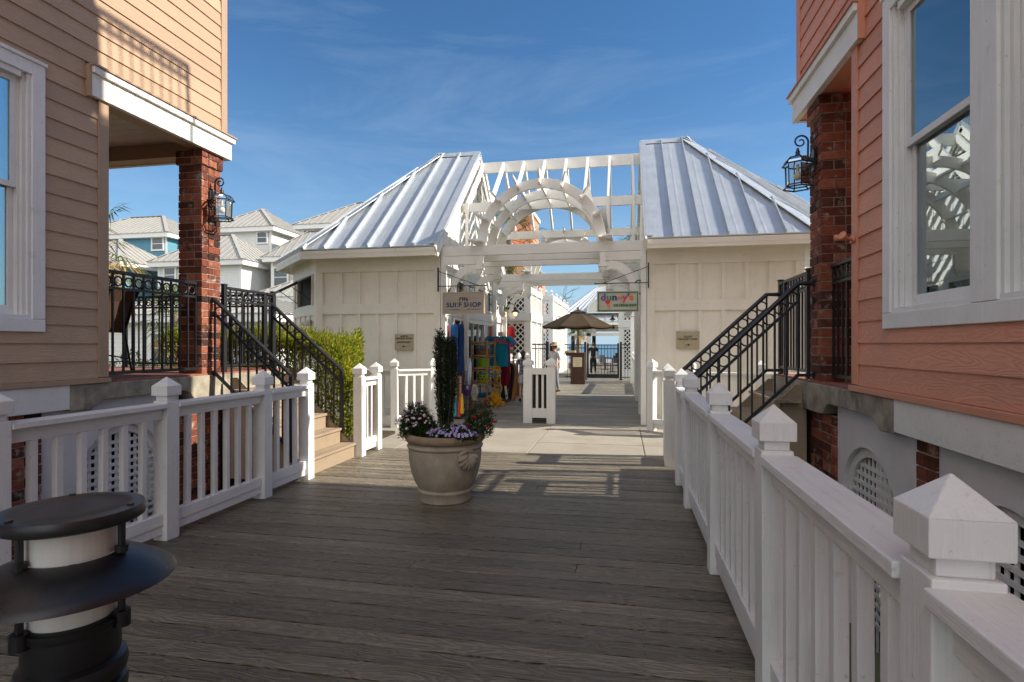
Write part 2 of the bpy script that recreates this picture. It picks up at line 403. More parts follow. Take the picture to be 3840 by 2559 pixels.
b=B();boards(b,-3.62,.50,10.36,40.,0,.14,.006);struct(build(b,'alley_boardwalk',mDeck2))
b=B();b.box(-3.56,.46,10.40,44,-.8,-.06);struct(build(b,'alley_frame',mDark))
b=B()
for x0,x1 in((-12.5,-9.4),(-9.39,-6.3),(-6.29,-3.245),(-3.235,-1.3),(-1.29,.295),(.305,3.4),(3.41,6.5),(6.51,12)):
    for y0,y1 in((7.725,8.62),(8.63,10.35)):
        b.box(x0,x1,y0,y1,-.14,rnd.uniform(-.003,.001))
struct(build(b,'concrete_path',mConc,bevel=.006))
b=B();b.box(-12.5,12,7.74,10.34,-.8,-.145);struct(build(b,'path_base',mConc))
b=B();b.box(-16,14,44,61,-.8,-.02);struct(build(b,'plaza_paving',M('plaza',(.30,.29,.28),.9,0,.12,1.5)))

# ------------------------------------------------------------------ white timber railings
def post_geo(b,x,y,hw=.062,z0=0.,rot=0):
    q=B()
    q.box(-hw,hw,-hw,hw,z0,1.068);q.box(-hw*.80,hw*.80,-hw*.80,hw*.80,1.068,1.108)
    return q
def white_post(par,x,y,mat,rot=0,name='post',z0=0.,hw=.062):
    T=Matrix.Translation((x,y,0))@Matrix.Rotation(rot+rnd.uniform(-.012,.012),4,'Z')@Matrix.Rotation(rnd.uniform(-.005,.005),4,'X')@Matrix.Rotation(rnd.uniform(-.005,.005),4,'Y')
    p=build(post_geo(None,x,y,hw,z0).xf(T),name,mat,par,bevel=.004)
    q=B();c=hw*1.15
    q.box(-c,c,-c,c,1.108,1.182);q._add([(-c,-c,1.182),(c,-c,1.182),(c,c,1.182),(-c,c,1.182),(0,0,1.254)],[(0,1,4),(1,2,4),(2,3,4),(3,0,4)])
    build(q.xf(T),'post_cap',mat,p,bevel=.003);return p
def rail_span(par,p,q,mats,balgap=.155,pw=.062,bal=True):
    """top rail, bottom rail and balusters between two post centres"""
    p=Vector((p[0],p[1],0));q=Vector((q[0],q[1],0));d=(q-p).normalized();L=(q-p).length
    a=p+d*pw;e=q-d*pw;Z=lambda v,z:Vector((v.x,v.y,z))
    ma,mz=mats
    t=B();t.bar(Z(a,1.033),Z(e,1.033),.145,.036);t.bar(Z(a,.973),Z(e,.973),.050,.084)
    build(t,'top_rail',ma,par,bevel=.004)
    t=B();t.bar(Z(a,.165),Z(e,.165),.062,.09);t.bar(Z(a,.085),Z(e,.085),.045,.068);build(t,'bottom_rail',ma,par,bevel=.004)
    if bal:
        n=max(1,round((L-2*pw)/balgap)-1);s=(L-2*pw)/(n+1)
        for i in range(n):
            c=a+d*s*(i+1);t=B();j1,j2=(d*rnd.uniform(-.004,.004)+Vector((rnd.uniform(-.002,.002),rnd.uniform(-.002,.002),0)) for _ in(0,1));t.bar(Z(c+j1,.209),Z(c+j2,.932),.042,.042,up=d);build(t,'baluster',mz,par,bevel=.003)
def railing(label,pts,mats,group,loc=None,hw=.062,cat='railing',name='deck_railing'):
    par=thing(name,label,cat,loc or (pts[0][0],pts[0][1],0),0,group)
    for i,p in enumerate(pts):
        q=pts[min(i+1,len(pts)-1)];o=pts[max(i-1,0)]
        white_post(par,p[0],p[1],mats[1],math.atan2(q[1]-o[1],q[0]-o[0]),hw=hw)
    for p,q in zip(pts,pts[1:]):rail_span(par,p,q,mats,pw=hw)
    return par
RG='white railings with pointed post caps'
XL,XR=-3.47,.62
railing('long white picket railing left of the deck, behind the black bollard',[(XL,.15),(XL,1.35),(XL,2.55),(XL,3.79),(XL,4.99),(XL,5.77)],(mRy,mRz),RG)
railing('long white picket railing nearest the camera, along the right edge of the deck',[(XR,-1.30),(XR,-.03),(XR,1.24),(XR,2.52),(XR,3.93),(XR,5.45),(XR,6.30)],(mRy,mRz),RG)
railing('short two-post white railing past the left house steps, small number plate on its post',[(-3.47,7.08),(-3.47,7.60)],(mWy,mWz),RG)
railing('short grey-shaded white railing past the right house steps, at the path corner',[(.575,7.25),(.60,7.85)],(mWy,mWz),RG)
railing('white railing below the north lawn plaque, angled in to the surf shop corner',[(-6.3,9.62),(-4.06,9.67),(-3.50,10.15)],(mWx,mWz),RG)
railing('white railing below the south lawn plaque, angled in to the ice cream shop corner',[(.50,10.16),(1.10,9.67),(2.16,9.62),(3.3,9.62),(4.6,9.62)],(mWx,mWz),RG)
# number plate on the left end post
pl=B();pl.box(-3.408,-3.402,7.03,7.13,.83,.96);o=tag(build(pl,'number_plate',plain('plate',(.75,.74,.70)),at=(-3.405,7.08,.89),bevel=.002),'small white number plate reading C28 on the end post past the left steps','plate')
# barrier in the middle of the alley mouth
par=thing('post_barrier','free-standing two-post white barrier in the middle of the alley mouth','barrier',(-1.56,10.75,0),0,None)
for x in(-1.785,-1.335):white_post(par,x,10.75,mWz,hw=.082)
t=B();t.box(-1.703,-1.417,10.70,10.80,.93,1.05);build(t,'top_rail',mWx,par,bevel=.004)
t=B();t.box(-1.703,-1.417,10.70,10.80,.10,.28);build(t,'bottom_rail',mWx,par,bevel=.004)
for x in(-1.61,-1.50):
    t=B();t.box(x-.022,x+.022,10.73,10.77,.28,.93);build(t,'baluster',mWz,par,bevel=.003)
par=thing('waste_bin','dark brown slatted bin standing behind the two-post white barrier','bin',(-1.56,11.12,0))
t=B();t.box(-1.78,-1.34,10.92,11.34,.05,.92);build(t,'body',M('bin_brown',(.03,.024,.018),.6,0,.2,8),par,bevel=.01)
t=B()
for k in range(6):t.box(-1.77+k*.075,-1.72+k*.075,10.905,10.918,.08,.88)
build(t,'slats',M('bin_slat',(.045,.035,.026),.6,0,.2,8),par)
t=B();t.box(-1.80,-1.32,10.90,11.36,.92,.97);build(t,'lid',M('bin_brown',(.03,.024,.018)),par,bevel=.01)

# ------------------------------------------------------------------ black iron railings
def iron_run(par,p,q,zf0,zf1=None,h=1.03,posts=(1,1),sp=.1155,mat=None,low=.06):
    """level or sloping panel with a band of rings below the top rail; zf0/zf1 are floor heights at p and q"""
    mat=mat or mIron;zf1=zf0 if zf1 is None else zf1
    P0=Vector((p[0],p[1],zf0));P1=Vector((q[0],q[1],zf1));d=P1-P0;Lh=Vector((d.x,d.y,0)).length
    U=lambda t,z:P0+d*t+Vector((0,0,z))
    t=B();t.bar(U(0,h),U(1,h),.05,.034);build(t,'top_rail',mat,par,bevel=.006)
    t=B();t.bar(U(0,h-.155),U(1,h-.155),.028,.026);build(t,'ring_rail',mat,par)
    t=B();t.bar(U(0,low),U(1,low),.032,.030);build(t,'bottom_rail',mat,par)
    n=max(2,round(Lh/sp));hd=Vector((d.x,d.y,0)).normalized()
    nr=hd.cross(Vector((0,0,1)))
    for i in range(n+1):
        if (i==0 and posts[0]) or (i==n and posts[1]):
            t=B();c=U(i/n,0);t.bar(c+Vector((0,0,-.0)),c+Vector((0,0,h+.01)),.045,.045,up=hd);build(t,'post',mat,par,bevel=.003)
        else:
            c=U(i/n,0);t=B();t.bar(c+Vector((0,0,low)),c+Vector((0,0,h-.015)),.017,.017,up=hd);build(t,'baluster',mat,par)
        if i<n:
            c=U((i+.5)/n,h-.085);t=B();t.ring(c,nr,.044,.0085,18,6);build(t,'ring',mat,par,smooth=True)
mBin=M('under_landing_dark',(.05,.04,.03),.8,0,.3,8)  # dark colour standing in for the shade under the landings
# ------------------------------------------------------------------ brick masonry with real courses
def bricks(x0,x1,y0,y1,z0,z1,course=.0845,bl=.205,jt=.011,jit=.004):
    b=B();b.mi=1;b.box(x0+.009,x1-.009,y0+.009,y1-.009,z0,z1);b.mi=0
    n=int((z1-z0)/course+.5);c=(z1-z0)/n;bw=.10
    for k in range(n):
        za=z0+k*c+jt/2;zb=z0+(k+1)*c-jt/2;odd=k%2
        def row(axis,fix,inward,a,e):
            pos=a;first=True
            while pos<e-.02:
                L=bl if not(first and odd) else bl*.5
                first=False;q=min(pos+L,e)
                if e-q<.04:q=e
                j=rnd.uniform(-jit,jit)*(1.6 if rnd.random()<.15 else 1);za2=za+rnd.uniform(-.001,.001)
                if axis=='x':b.box(pos+jt/2*(pos>a),q-jt/2*(q<e),fix+j*inward,fix+inward*bw,za2,zb)
                else:b.box(fix+j*inward,fix+inward*bw,pos+jt/2*(pos>a),q-jt/2*(q<e),za2,zb)
                pos=q
        # interlocked corners: x-rows own the corner on even courses, y-rows on odd ones
        ix=0 if not odd else bw+jt;iy=bw+jt if not odd else 0
        row('x',y0,1,x0+ix,x1-ix);row('x',y1,-1,x0+ix,x1-ix)
        row('y',x0,1,y0+iy,y1-iy);row('y',x1,-1,y0+iy,y1-iy)
    return b
def siding(b,X,s,segs,z0,z1,ex=.1585,face=None):
    """lapped boards on a wall facing -s along x at X; segs: function z-> list of (y0,y1)"""
    z=z0
    while z<z1-.01:
        zt=min(z+ex,z1)
        for(y0,y1)in segs((z+zt)/2):
            cuts=[y0]
            if y1-y0>2.2:
                cuts.append(y0+(y1-y0)*rnd.uniform(.25,.75))
            cuts.append(y1)
            for i in range(len(cuts)-1):
                a,e=cuts[i]+(.0025 if i else 0),cuts[i+1]
                o0=-.019;o1=-.006   # bottom edge proud, top tucked under the next board
                xs=lambda o:X+s*o
                vv=[(xs(o0),a,z),(xs(o0),e,z),(xs(o1),e,zt+.004),(xs(o1),a,zt+.004),(xs(.006),a,z),(xs(.006),e,z),(xs(.006),e,zt+.004),(xs(.006),a,zt+.004)]
                fs=[(0,1,2,3),(7,6,5,4),(0,4,5,1),(3,2,6,7),(0,3,7,4),(1,5,6,2)]
                if s>0:fs=[tuple(reversed(f)) for f in fs]
                b._add(vv,fs)
        z=zt
def house_window(par,X,s,y0,y1,z0,z1,zm,left_open):
    xs=lambda o:X+s*o
    w=B();cw=.105
    w.box(xs(-.034),xs(.05),y0-cw,y0,z0-.0,z1+cw);w.box(xs(-.034),xs(.05),y1,y1+cw,z0-.0,z1+cw);w.box(xs(-.034),xs(.05),y0,y1,z1,z1+cw)
    w.box(xs(-.046),xs(.05),y0-cw-.01,y1+cw+.01,z1+cw,z1+cw+.03)
    w.box(xs(-.034),xs(.05),y0-cw,y1+cw,z0-.105,z0-.002)
    root=build(w,'window',mRz,par,bevel=.004)
    j=B()   # stepped jamb
    for k,(dd,o0,o1) in enumerate(((.028,-.018,.05),(.056,.004,.05),(.075,.028,.06))):
        for ya,yb in((y0+(.028*k if k<2 else .056),y0+dd),(y1-dd,y1-(.028*k if k<2 else .056))):j.box(xs(o0),xs(o1+.08),ya,yb,z0,z1)
    j.box(xs(-.018),xs(.10),y0+.075,y1-.075,z1-.05,z1)
    j.box(xs(-.022),xs(.10),y0+.0,y1-.0,z0-.001,z0+.03)
    build(j,'jamb',mRz,root,bevel=.002)
    ya,yb=y0+.076,y1-.076
    def sash(o,za,zb,nm,wb):
        f=B();f.box(xs(o),xs(o+.028),ya,ya+.045,za,zb);f.box(xs(o),xs(o+.028),yb-.045,yb,za,zb)
        f.box(xs(o),xs(o+.028),ya+.045,yb-.045,za,za+wb);f.box(xs(o),xs(o+.028),ya+.045,yb-.045,zb-.045,zb)
        r=build(f,nm,mRz,root,bevel=.003)
        g=B();g.box(xs(o+.012),xs(o+.017),ya+.04,yb-.04,za+.03,zb-.03);build(g,'pane',mGlass,r)
    sash(.032,zm-.02,z1-.05,'upper_sash',.045);sash(.064,z0+.03,zm+.028,'lower_sash',.075)
    # plantation shutter behind the glass and the dark room beyond it
    f=B();yc=(ya+yb)/2;o=.16
    for p0,p1 in((ya,yc-.01),(yc+.01,yb)):
        f.box(xs(o),xs(o+.03),p0,p0+.055,z0,z1);f.box(xs(o),xs(o+.03),p1-.055,p1,z0,z1);f.box(xs(o),xs(o+.03),p0+.055,p1-.055,z0,z0+.09);f.box(xs(o),xs(o+.03),p0+.055,p1-.055,z1-.09,z1);f.box(xs(o),xs(o+.03),p0+.055,p1-.055,zm-.04,zm+.04)
        z=z0+.13
        while z<z1-.13:
            if abs(z-zm)>.07:f.bar((xs(o+.015),p0+.055,z),(xs(o+.015),p1-.055,z),.075,.011,up=(s*-.72,0,.7))
            z+=.075
    build(f,'shutter',plain('shutter',(.62,.64,.63)),root)
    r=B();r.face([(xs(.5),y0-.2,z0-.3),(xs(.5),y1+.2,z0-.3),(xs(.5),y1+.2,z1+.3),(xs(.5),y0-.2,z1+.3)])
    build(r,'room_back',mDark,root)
    return root
def arch_pts(yc,hw,zs,rise,n=14):
    return [(yc+hw*math.cos(PI*k/n),zs+rise*math.sin(PI*k/n)) for k in range(n+1)]   # from +hw to -hw

def house(s,X,yend,yc0,yc1,yup,label,side_mat,trim,wins,yslab,arches,piers,gate_y,tall):
    xs=lambda o:X+s*o
    h=thing('beach_house',label,'house',(xs(2),3,-.8),0,'beach houses on each side of the deck')
    Y0=-5.;FL=1.165
    ya=yend-.20
    def segs(z):
        hi=yend-.105 if z<3.77 else ya-.024
        if z+.08<=1.711 or z-.08>=3.70:return [(Y0,hi)]
        out=[];a=Y0
        for(w0,w1)in sorted(wins):
            out.append((a,w0-.106));a=w1+.106
        out.append((a,hi));return [(p,q) for p,q in out if q-p>.01]
    b=B();siding(b,X,s,segs,1.195,4.048);
    low=build(b,'wall',side_mat,h)
    # backing wall with window holes
    b=B();a=Y0
    for(w0,w1)in sorted(wins):
        b.box(xs(.007),xs(.12),a,w0,1.17,3.99);b.box(xs(.007),xs(.12),w0,w1,1.17,1.70);b.box(xs(.007),xs(.12),w0,w1,3.71,3.99);a=w1
    b.box(xs(.007),xs(.12),a,yend-.01,1.17,3.99);b.box(xs(.12),xs(7),yend-.12,yend-.01,1.17,3.99)
    b.box(xs(6.9),xs(7),Y0,yend-.121,1.17,3.99);b.box(xs(.12),xs(6.9),Y0,Y0+.1,1.17,3.99);b.box(xs(.12),xs(6.9),Y0+.1,yend-.121,1.1,1.17)
    build(b,'wall_backing',trim,h)
    b=B();b.box(xs(-.026),xs(.03),yend-.104,yend,1.2,3.752);build(b,'corner_board',trim,h,bevel=.003)
    b=B();b.box(xs(-.045),xs(.0),Y0,yend+.01,1.148,1.192);build(b,'base_trim',trim,h,bevel=.004)
    # upper floors
    b=B();TOP=7.8
    siding(b,X,s,lambda z:[(Y0,yup-.10)],4.052,TOP);build(b,'upper_wall',side_mat,h)
    b=B();b.box(xs(.007),xs(7),Y0,yup-.006,4.02,TOP)
    if tall:b.box(xs(.007),xs(7),Y0,4.98,TOP+.02,10.9)
    else:b.box(xs(.007),xs(7),Y0,yup-.006,TOP+.01,9.4)
    build(b,'upper_core',trim,h)
    b=B();b.box(xs(-.026),xs(.006),yup-.099,yup,4.05,TOP);build(b,'corner_board',trim,h,bevel=.003)
    if tall:
        b=B();siding(b,X,s,lambda z:[(Y0,4.90)],TOP+.06,10.8);build(b,'upper_wall',side_mat,h)
        b=B();b.box(xs(-.03),xs(.006),4.90,5.0,TOP+.05,10.85);build(b,'corner_board',trim,h)
        bal=B();p=h
        iron_run(h,(xs(.06),5.03),(xs(.06),6.13),TOP+.02,None,1.06,(1,1),.12)
    else:
        b=B();siding(b,X,s,lambda z:[(Y0,yup-.1)],TOP+.02,9.4);build(b,'upper_wall',side_mat,h)
    ez=10.9 if tall else 9.4;ye=4.98 if tall else yup
    r=B();xa,xb=sorted((xs(-.45),xs(7.45)));xm=(xa+xb)/2
    r._add([(xa,Y0-.4,ez),(xb,Y0-.4,ez),(xb,ye+.4,ez),(xa,ye+.4,ez),(xm,Y0+3.2,ez+2.4),(xm,ye-3.2,ez+2.4)],[(0,3,2,1),(0,1,4),(1,2,5,4),(2,3,5),(3,0,4,5)])
    if not tall:build(r,'roof',mRoof,h)
    # fascia band over the porch
    b=B();ya=yend-.20;yb=yup+.04
    b.box(xs(-.055),xs(.0),ya,yb,3.752,3.955);b.box(xs(-.085),xs(.0),ya,yb+.03,3.956,4.018)
    b.box(xs(.001),xs(2.9),yup-.02,yb,3.752,3.955)
    build(b,'fascia',mWy,h,bevel=.003)
    b=B();b.box(xs(-.10),xs(.0),ya-.012,yb+.045,4.02,4.036);b.box(xs(-.058),xs(0),ya-.022,ya-.001,3.74,4.019);build(b,'flashing',trim,h)
    b=B();b.box(xs(.002),xs(.16),yend+.001,yup-.021,3.76,3.93);b.box(xs(.16),xs(2.9),yup-.2,yup-.021,3.76,3.93);b.box(xs(2.75),xs(2.9),yend,yup-.2,3.76,3.93)
    build(b,'porch_beam',trim,h)
    b=B()
    y=yend
    while y<yup-.04:b.box(xs(.02),xs(2.88),y,min(y+.135,yup-.03),3.932,3.95);y+=.14
    build(b,'porch_ceiling',M('porch_ceiling_paint',(.62,.60,.55),.6) if s<0 else trim,h)
    # masonry
    b=bricks(*sorted((xs(.012),xs(.318))),yc0,yc1,FL-.015,3.752-.169)
    build(b,'brick_column',[mBrick,mMortar],h)
    b=bricks(*sorted((xs(-.012),xs(.342))),yc0-.022,yc1+.022,3.752-.168,3.752);build(b,'column_capital',[mBrick,mMortar],h)
    b=bricks(*sorted((xs(2.4),xs(2.7))),yc0,yc1,FL-.015,3.752);build(b,'brick_column',[mBrick,mMortar],h)
    # slab with thickened ends
    t=.20;prof=[(yslab,FL-.02),(yslab,FL-.245),(yslab+.20,FL-.255),(yslab+.33,FL-.18),(yslab+.40,FL-.172),(yc0-.30,FL-.172),(yc0-.22,FL-.20),(yc0-.16,FL-.27),(yc0-.05,FL-.28),(gate_y[1]+.1,FL-.28),(gate_y[1]+.1,FL-.02)]
    b=B();b.prism([(xs(-.028),y,z) for y,z in prof],(s*3.1,0,0));build(b,'porch_slab',mConcS,h,bevel=.008)
    b=B();y=yend
    while y<gate_y[1]+.08:
        b.box(xs(-.03 if False else 0.),xs(3.05),y,min(y+.1,gate_y[1]+.09),FL-.019,FL);y+=.104
    build(b,'porch_floor',mPaver,h)
    b=B();b.box(xs(-.028),xs(.04),Y0,yslab-.003,.935,1.147)
    build(b,'skirt_board',mW,h,bevel=.004)
    b=B();b.box(xs(-.03),xs(.03),yslab,yend+.0,1.1475,1.1655);build(b,'sill_strip',mRy,h)
    # foundation: stucco panels with arched vents between brick piers
    edges=[Y0]+[p for pr in piers for p in pr]
    bounds=[];a=Y0
    for p0,p1 in piers:bounds.append((a,p0));a=p1
    for(p0,p1)in bounds:
        arc=[v for v in arches if p0<v<p1]
        if p1-p0<.05:continue
        poly=[(p1,-.8),(p1,.985),(p0,.985),(p0,-.8)]
        if arc:
            yc=arc[0];hw=.50
            pts=arch_pts(yc,hw,.22,.50)
            poly+=[(yc-hw,-.8)]+[(y,z) for y,z in reversed(pts)]+[(yc+hw,-.8)]
        b=B();b.prism([(xs(.055),y,z) for y,z in poly],(s*.12,0,0));build(b,'foundation_wall',mStucco,h)
        if arc:
            f=B();pi=arch_pts(yc,hw,.22,.50,20);pj=arch_pts(yc,hw-.075,.22,.425,20)
            for k in range(20):
                (a1,z1),(a2,z2)=pi[k],pi[k+1];(c1,w1),(c2,w2)=pj[k],pj[k+1]
                f.prism([(xs(.09),a1,z1),(xs(.09),a2,z2),(xs(.09),c2,w2),(xs(.09),c1,w1)],(s*.05,0,0))
            f.box(xs(.09),xs(.14),yc-hw,yc-hw+.075,-.8,.22);f.box(xs(.09),xs(.14),yc+hw-.075,yc+hw,-.8,.22)
            v=build(f,'foundation_vent',mRz,h)
            l=B();hi=hw-.07
            def top(y):
                q=max(0,1-((y-yc)/hi)**2);return .22+.425*math.sqrt(q)
            y=yc-hi+.05
            while y<yc+hi-.02:l.box(xs(.118),xs(.126),y-.016,y+.016,-.8,top(y)-.005);y+=.072
            z=-.6
            while z<.62:
                q=1-max(0,(z-.22)/.425)**2
                if q>.02:wd=hi*math.sqrt(q);l.box(xs(.110),xs(.1175),yc-wd,yc+wd,z-.016,z+.016)
                z+=.072
            build(l,'vent_lattice',mRz,v)
    b=B();b.box(xs(.5),xs(.52),Y0,yc0-.3,-.8,.9);build(b,'crawl_space_dark_sheet',mDark,h)  # dark sheet added behind the vents, standing in for shade under the house
    b=B();b.box(xs(.06),xs(.10),yc1+.05,gate_y[1]-.11,-.8,FL-.29);build(b,'landing_shade_panel',mBin,h)  # dark panel added where the underside of the landing is only in shade
    for p0,p1 in piers:
        b=bricks(*sorted((xs(.035),xs(.36))),p0,p1,-.8,.93 if p0<yslab else FL-.285);build(b,'brick_pier',[mBrick,mMortar],h)
    b=B();b.box(xs(.35),xs(3),gate_y[1]-.1,gate_y[1],-.8,FL-.29);build(b,'landing_wall',mStucco,h)
    for(w0,w1)in wins:house_window(h,X,s,w0,w1,1.71,3.70,2.78,False)
    return h
hL=house(-1,-4.75,4.48,5.716,6.02,6.10,'tan clapboard beach house on the left with white window trim and brick porch column',mTan,mTanT,[(2.55,3.775),(.9,2.2)],4.10,[4.72,3.1,1.6],[(2.18,2.42),(3.66,3.90),(5.42,6.05)],(6.15,7.30),False)
hR=house(1,1.75,4.765,5.55,5.86,6.17,'salmon pink clapboard beach house on the right with white windows and brick porch column',mSal,mSalT,[(3.24,4.115),(2.15,3.03)],4.07,[4.70,3.1,1.6],[(1.95,2.2),(3.70,3.92),(5.28,5.90)],(5.95,7.05),True)

# porch railings and gates
FL=1.165
def iron_thing(label,runs,cat='railing',name='iron_railing',group='black iron railings with a band of rings'):
    r0=runs[0];p=thing(name,label,cat,(r0[0][0],r0[0][1],r0[2]),0,group)
    for a in runs:iron_run(p,*a[:2],a[2],*(a[3:] if len(a)>3 else ()))
    return p
iron_thing('black iron porch railing between the tan siding and the left brick column',[((-4.83,4.50),(-4.83,5.70),FL,None,1.04,(0,0))])
iron_thing('black iron porch railing between the right brick column and the salmon siding',[((1.86,4.78),(1.86,5.54),FL,None,1.04,(0,0))])
iron_thing('black iron railing along the far side of the left porch behind the bar chair',[((-7.32,7.22),(-4.85,7.22),FL,None,1.04,(1,1))])
def gate(label,x,y0,y1,mat):
    p=thing('iron_gate',label,'gate',(x,y0,FL),0,'black iron gates at the house steps')
    for y in(y0,y1):
        t=B();t.bar((x,y,FL),(x,y,FL+1.06),.05,.05,up=(0,1,0));build(t,'post',mat,p,bevel=.004)
        t=B();t.box(x-.03,x+.03,y-.03,y+.03,FL+1.06,FL+1.075);build(t,'post_cap',mat,p)
    m=y1-.20
    iron_run(p,(x,y0),(x,m),FL,None,1.03,(0,1),.105,mat,.08)
    iron_run(p,(x,m+.05),(x,y1-.0),FL,None,1.03,(0,0),.08,mat,.08)
    return p
gate('tall black iron gate with rings at the top of the left house steps',-4.77,6.10,7.08,mIronG)
gate('tall black iron gate with rings at the top of the right house steps',1.77,5.93,6.92,mIronG)

# ------------------------------------------------------------------ steps
def steps(label,s,x0,y0,y1,n=6,rise=.194,tread=.20,hi=None):
    """stairs climbing in direction s along x from x0"""
    p=thing('timber_steps',label,'steps',(x0,y0,0),0,'timber steps up to the house porches')
    for k in range(n-1):
        xa=x0+s*tread*k;z=rise*(k+1)
        b=B();b.box(xa,xa+s*.028,y0,y1,rise*k,z-.034);build(b,'riser',mStepW,p)
        b=B()
        for j in range(2):b.box(xa-s*.022+s*.124*j,xa-s*.022+s*(.124*j+.12),y0-.01,y1+.01,z-.033,z)
        build(b,'tread',mStepW,p,bevel=.004)
    for y in(y0+.10,y1+.012):
        b=B();e=x0+s*tread*(n-1)
        b.prism([(x0+s*.03,y,-.1),(x0+s*.03,y,rise*.8),(e,y,rise*(n-.3)),(e+s*.1,y,rise*(n-.3)),(e+s*.1,y,-.1)],(0,.033,0));build(b,'stringer',mStepW,p)
    return p
steps('weathered timber steps up to the tan house, between two white posts',-1,-3.51,5.90,7.0)
steps('weathered timber steps up to the salmon house, half hidden behind the right railing',1,.66,5.86,6.98)
def handrail(label,x0,z0,x1,z1,y,flat=None):
    s=1 if x1>x0 else -1
    p=thing('stair_handrail',label,'handrail',(x0,y,z0-1),0,'black iron stair handrails with rings')
    P0=Vector((x0,y,z0));P1=Vector((x1,y,z1));d=P1-P0;n=9
    pts=[P0,P1]
    if flat:pts.append(Vector((flat,y,z1)))
    t=B();t.tube(pts,.024,10);build(t,'top_rail',mIron,p,smooth=True,auto=50)
    t=B();dz=Vector((0,0,-.165));t.bar(P0+dz,P1+dz,.026,.026);build(t,'ring_rail',mIron,p)
    lo=Vector((0,0,-.86));t=B();t.bar(P0+lo+d*.02,P1+lo,.030,.030)
    if flat:t.bar(P1+lo,(flat,y,z1-.86),.03,.03)
    build(t,'bottom_rail',mIron,p)
    for i in range(n+1):
        c=P0+d*(i/n);t=B();w=.042 if i==0 else .018
        t.bar(c+Vector((0,0,-.86 if i else -1.0)),c+Vector((0,0,-.01)),w,w,up=(1,0,0));build(t,'post' if i==0 else 'baluster',mIron,p)
        if i<n:
            c=P0+d*((i+.5)/n)+Vector((0,0,-.086));t=B();t.ring(c,(0,1,0),.052,.0085,20,6);build(t,'ring',mIron,p,smooth=True)
    t=B();e=pts[-1]
    for zz in(0,-.165,-.86):t.box(e.x,e.x+s*.02,y-.03,y+.03,e.z+zz-.03,e.z+zz+.03)
    build(t,'wall_bracket',mIron,p)
handrail('black iron handrail on the near side of the left steps, fixed to the brick column',-3.725,1.15,-4.72,2.026,5.88)
handrail('black iron handrail on the far side of the left steps, in front of the hedge',-3.72,1.16,-4.76,2.055,7.05)
handrail('black iron handrail on the near side of the right steps, fixed to the brick column',.70,1.18,1.62,2.075,5.74,1.735)
handrail('black iron handrail on the far side of the right steps, ending at the gate post',.69,1.20,1.61,2.07,6.88,1.745)
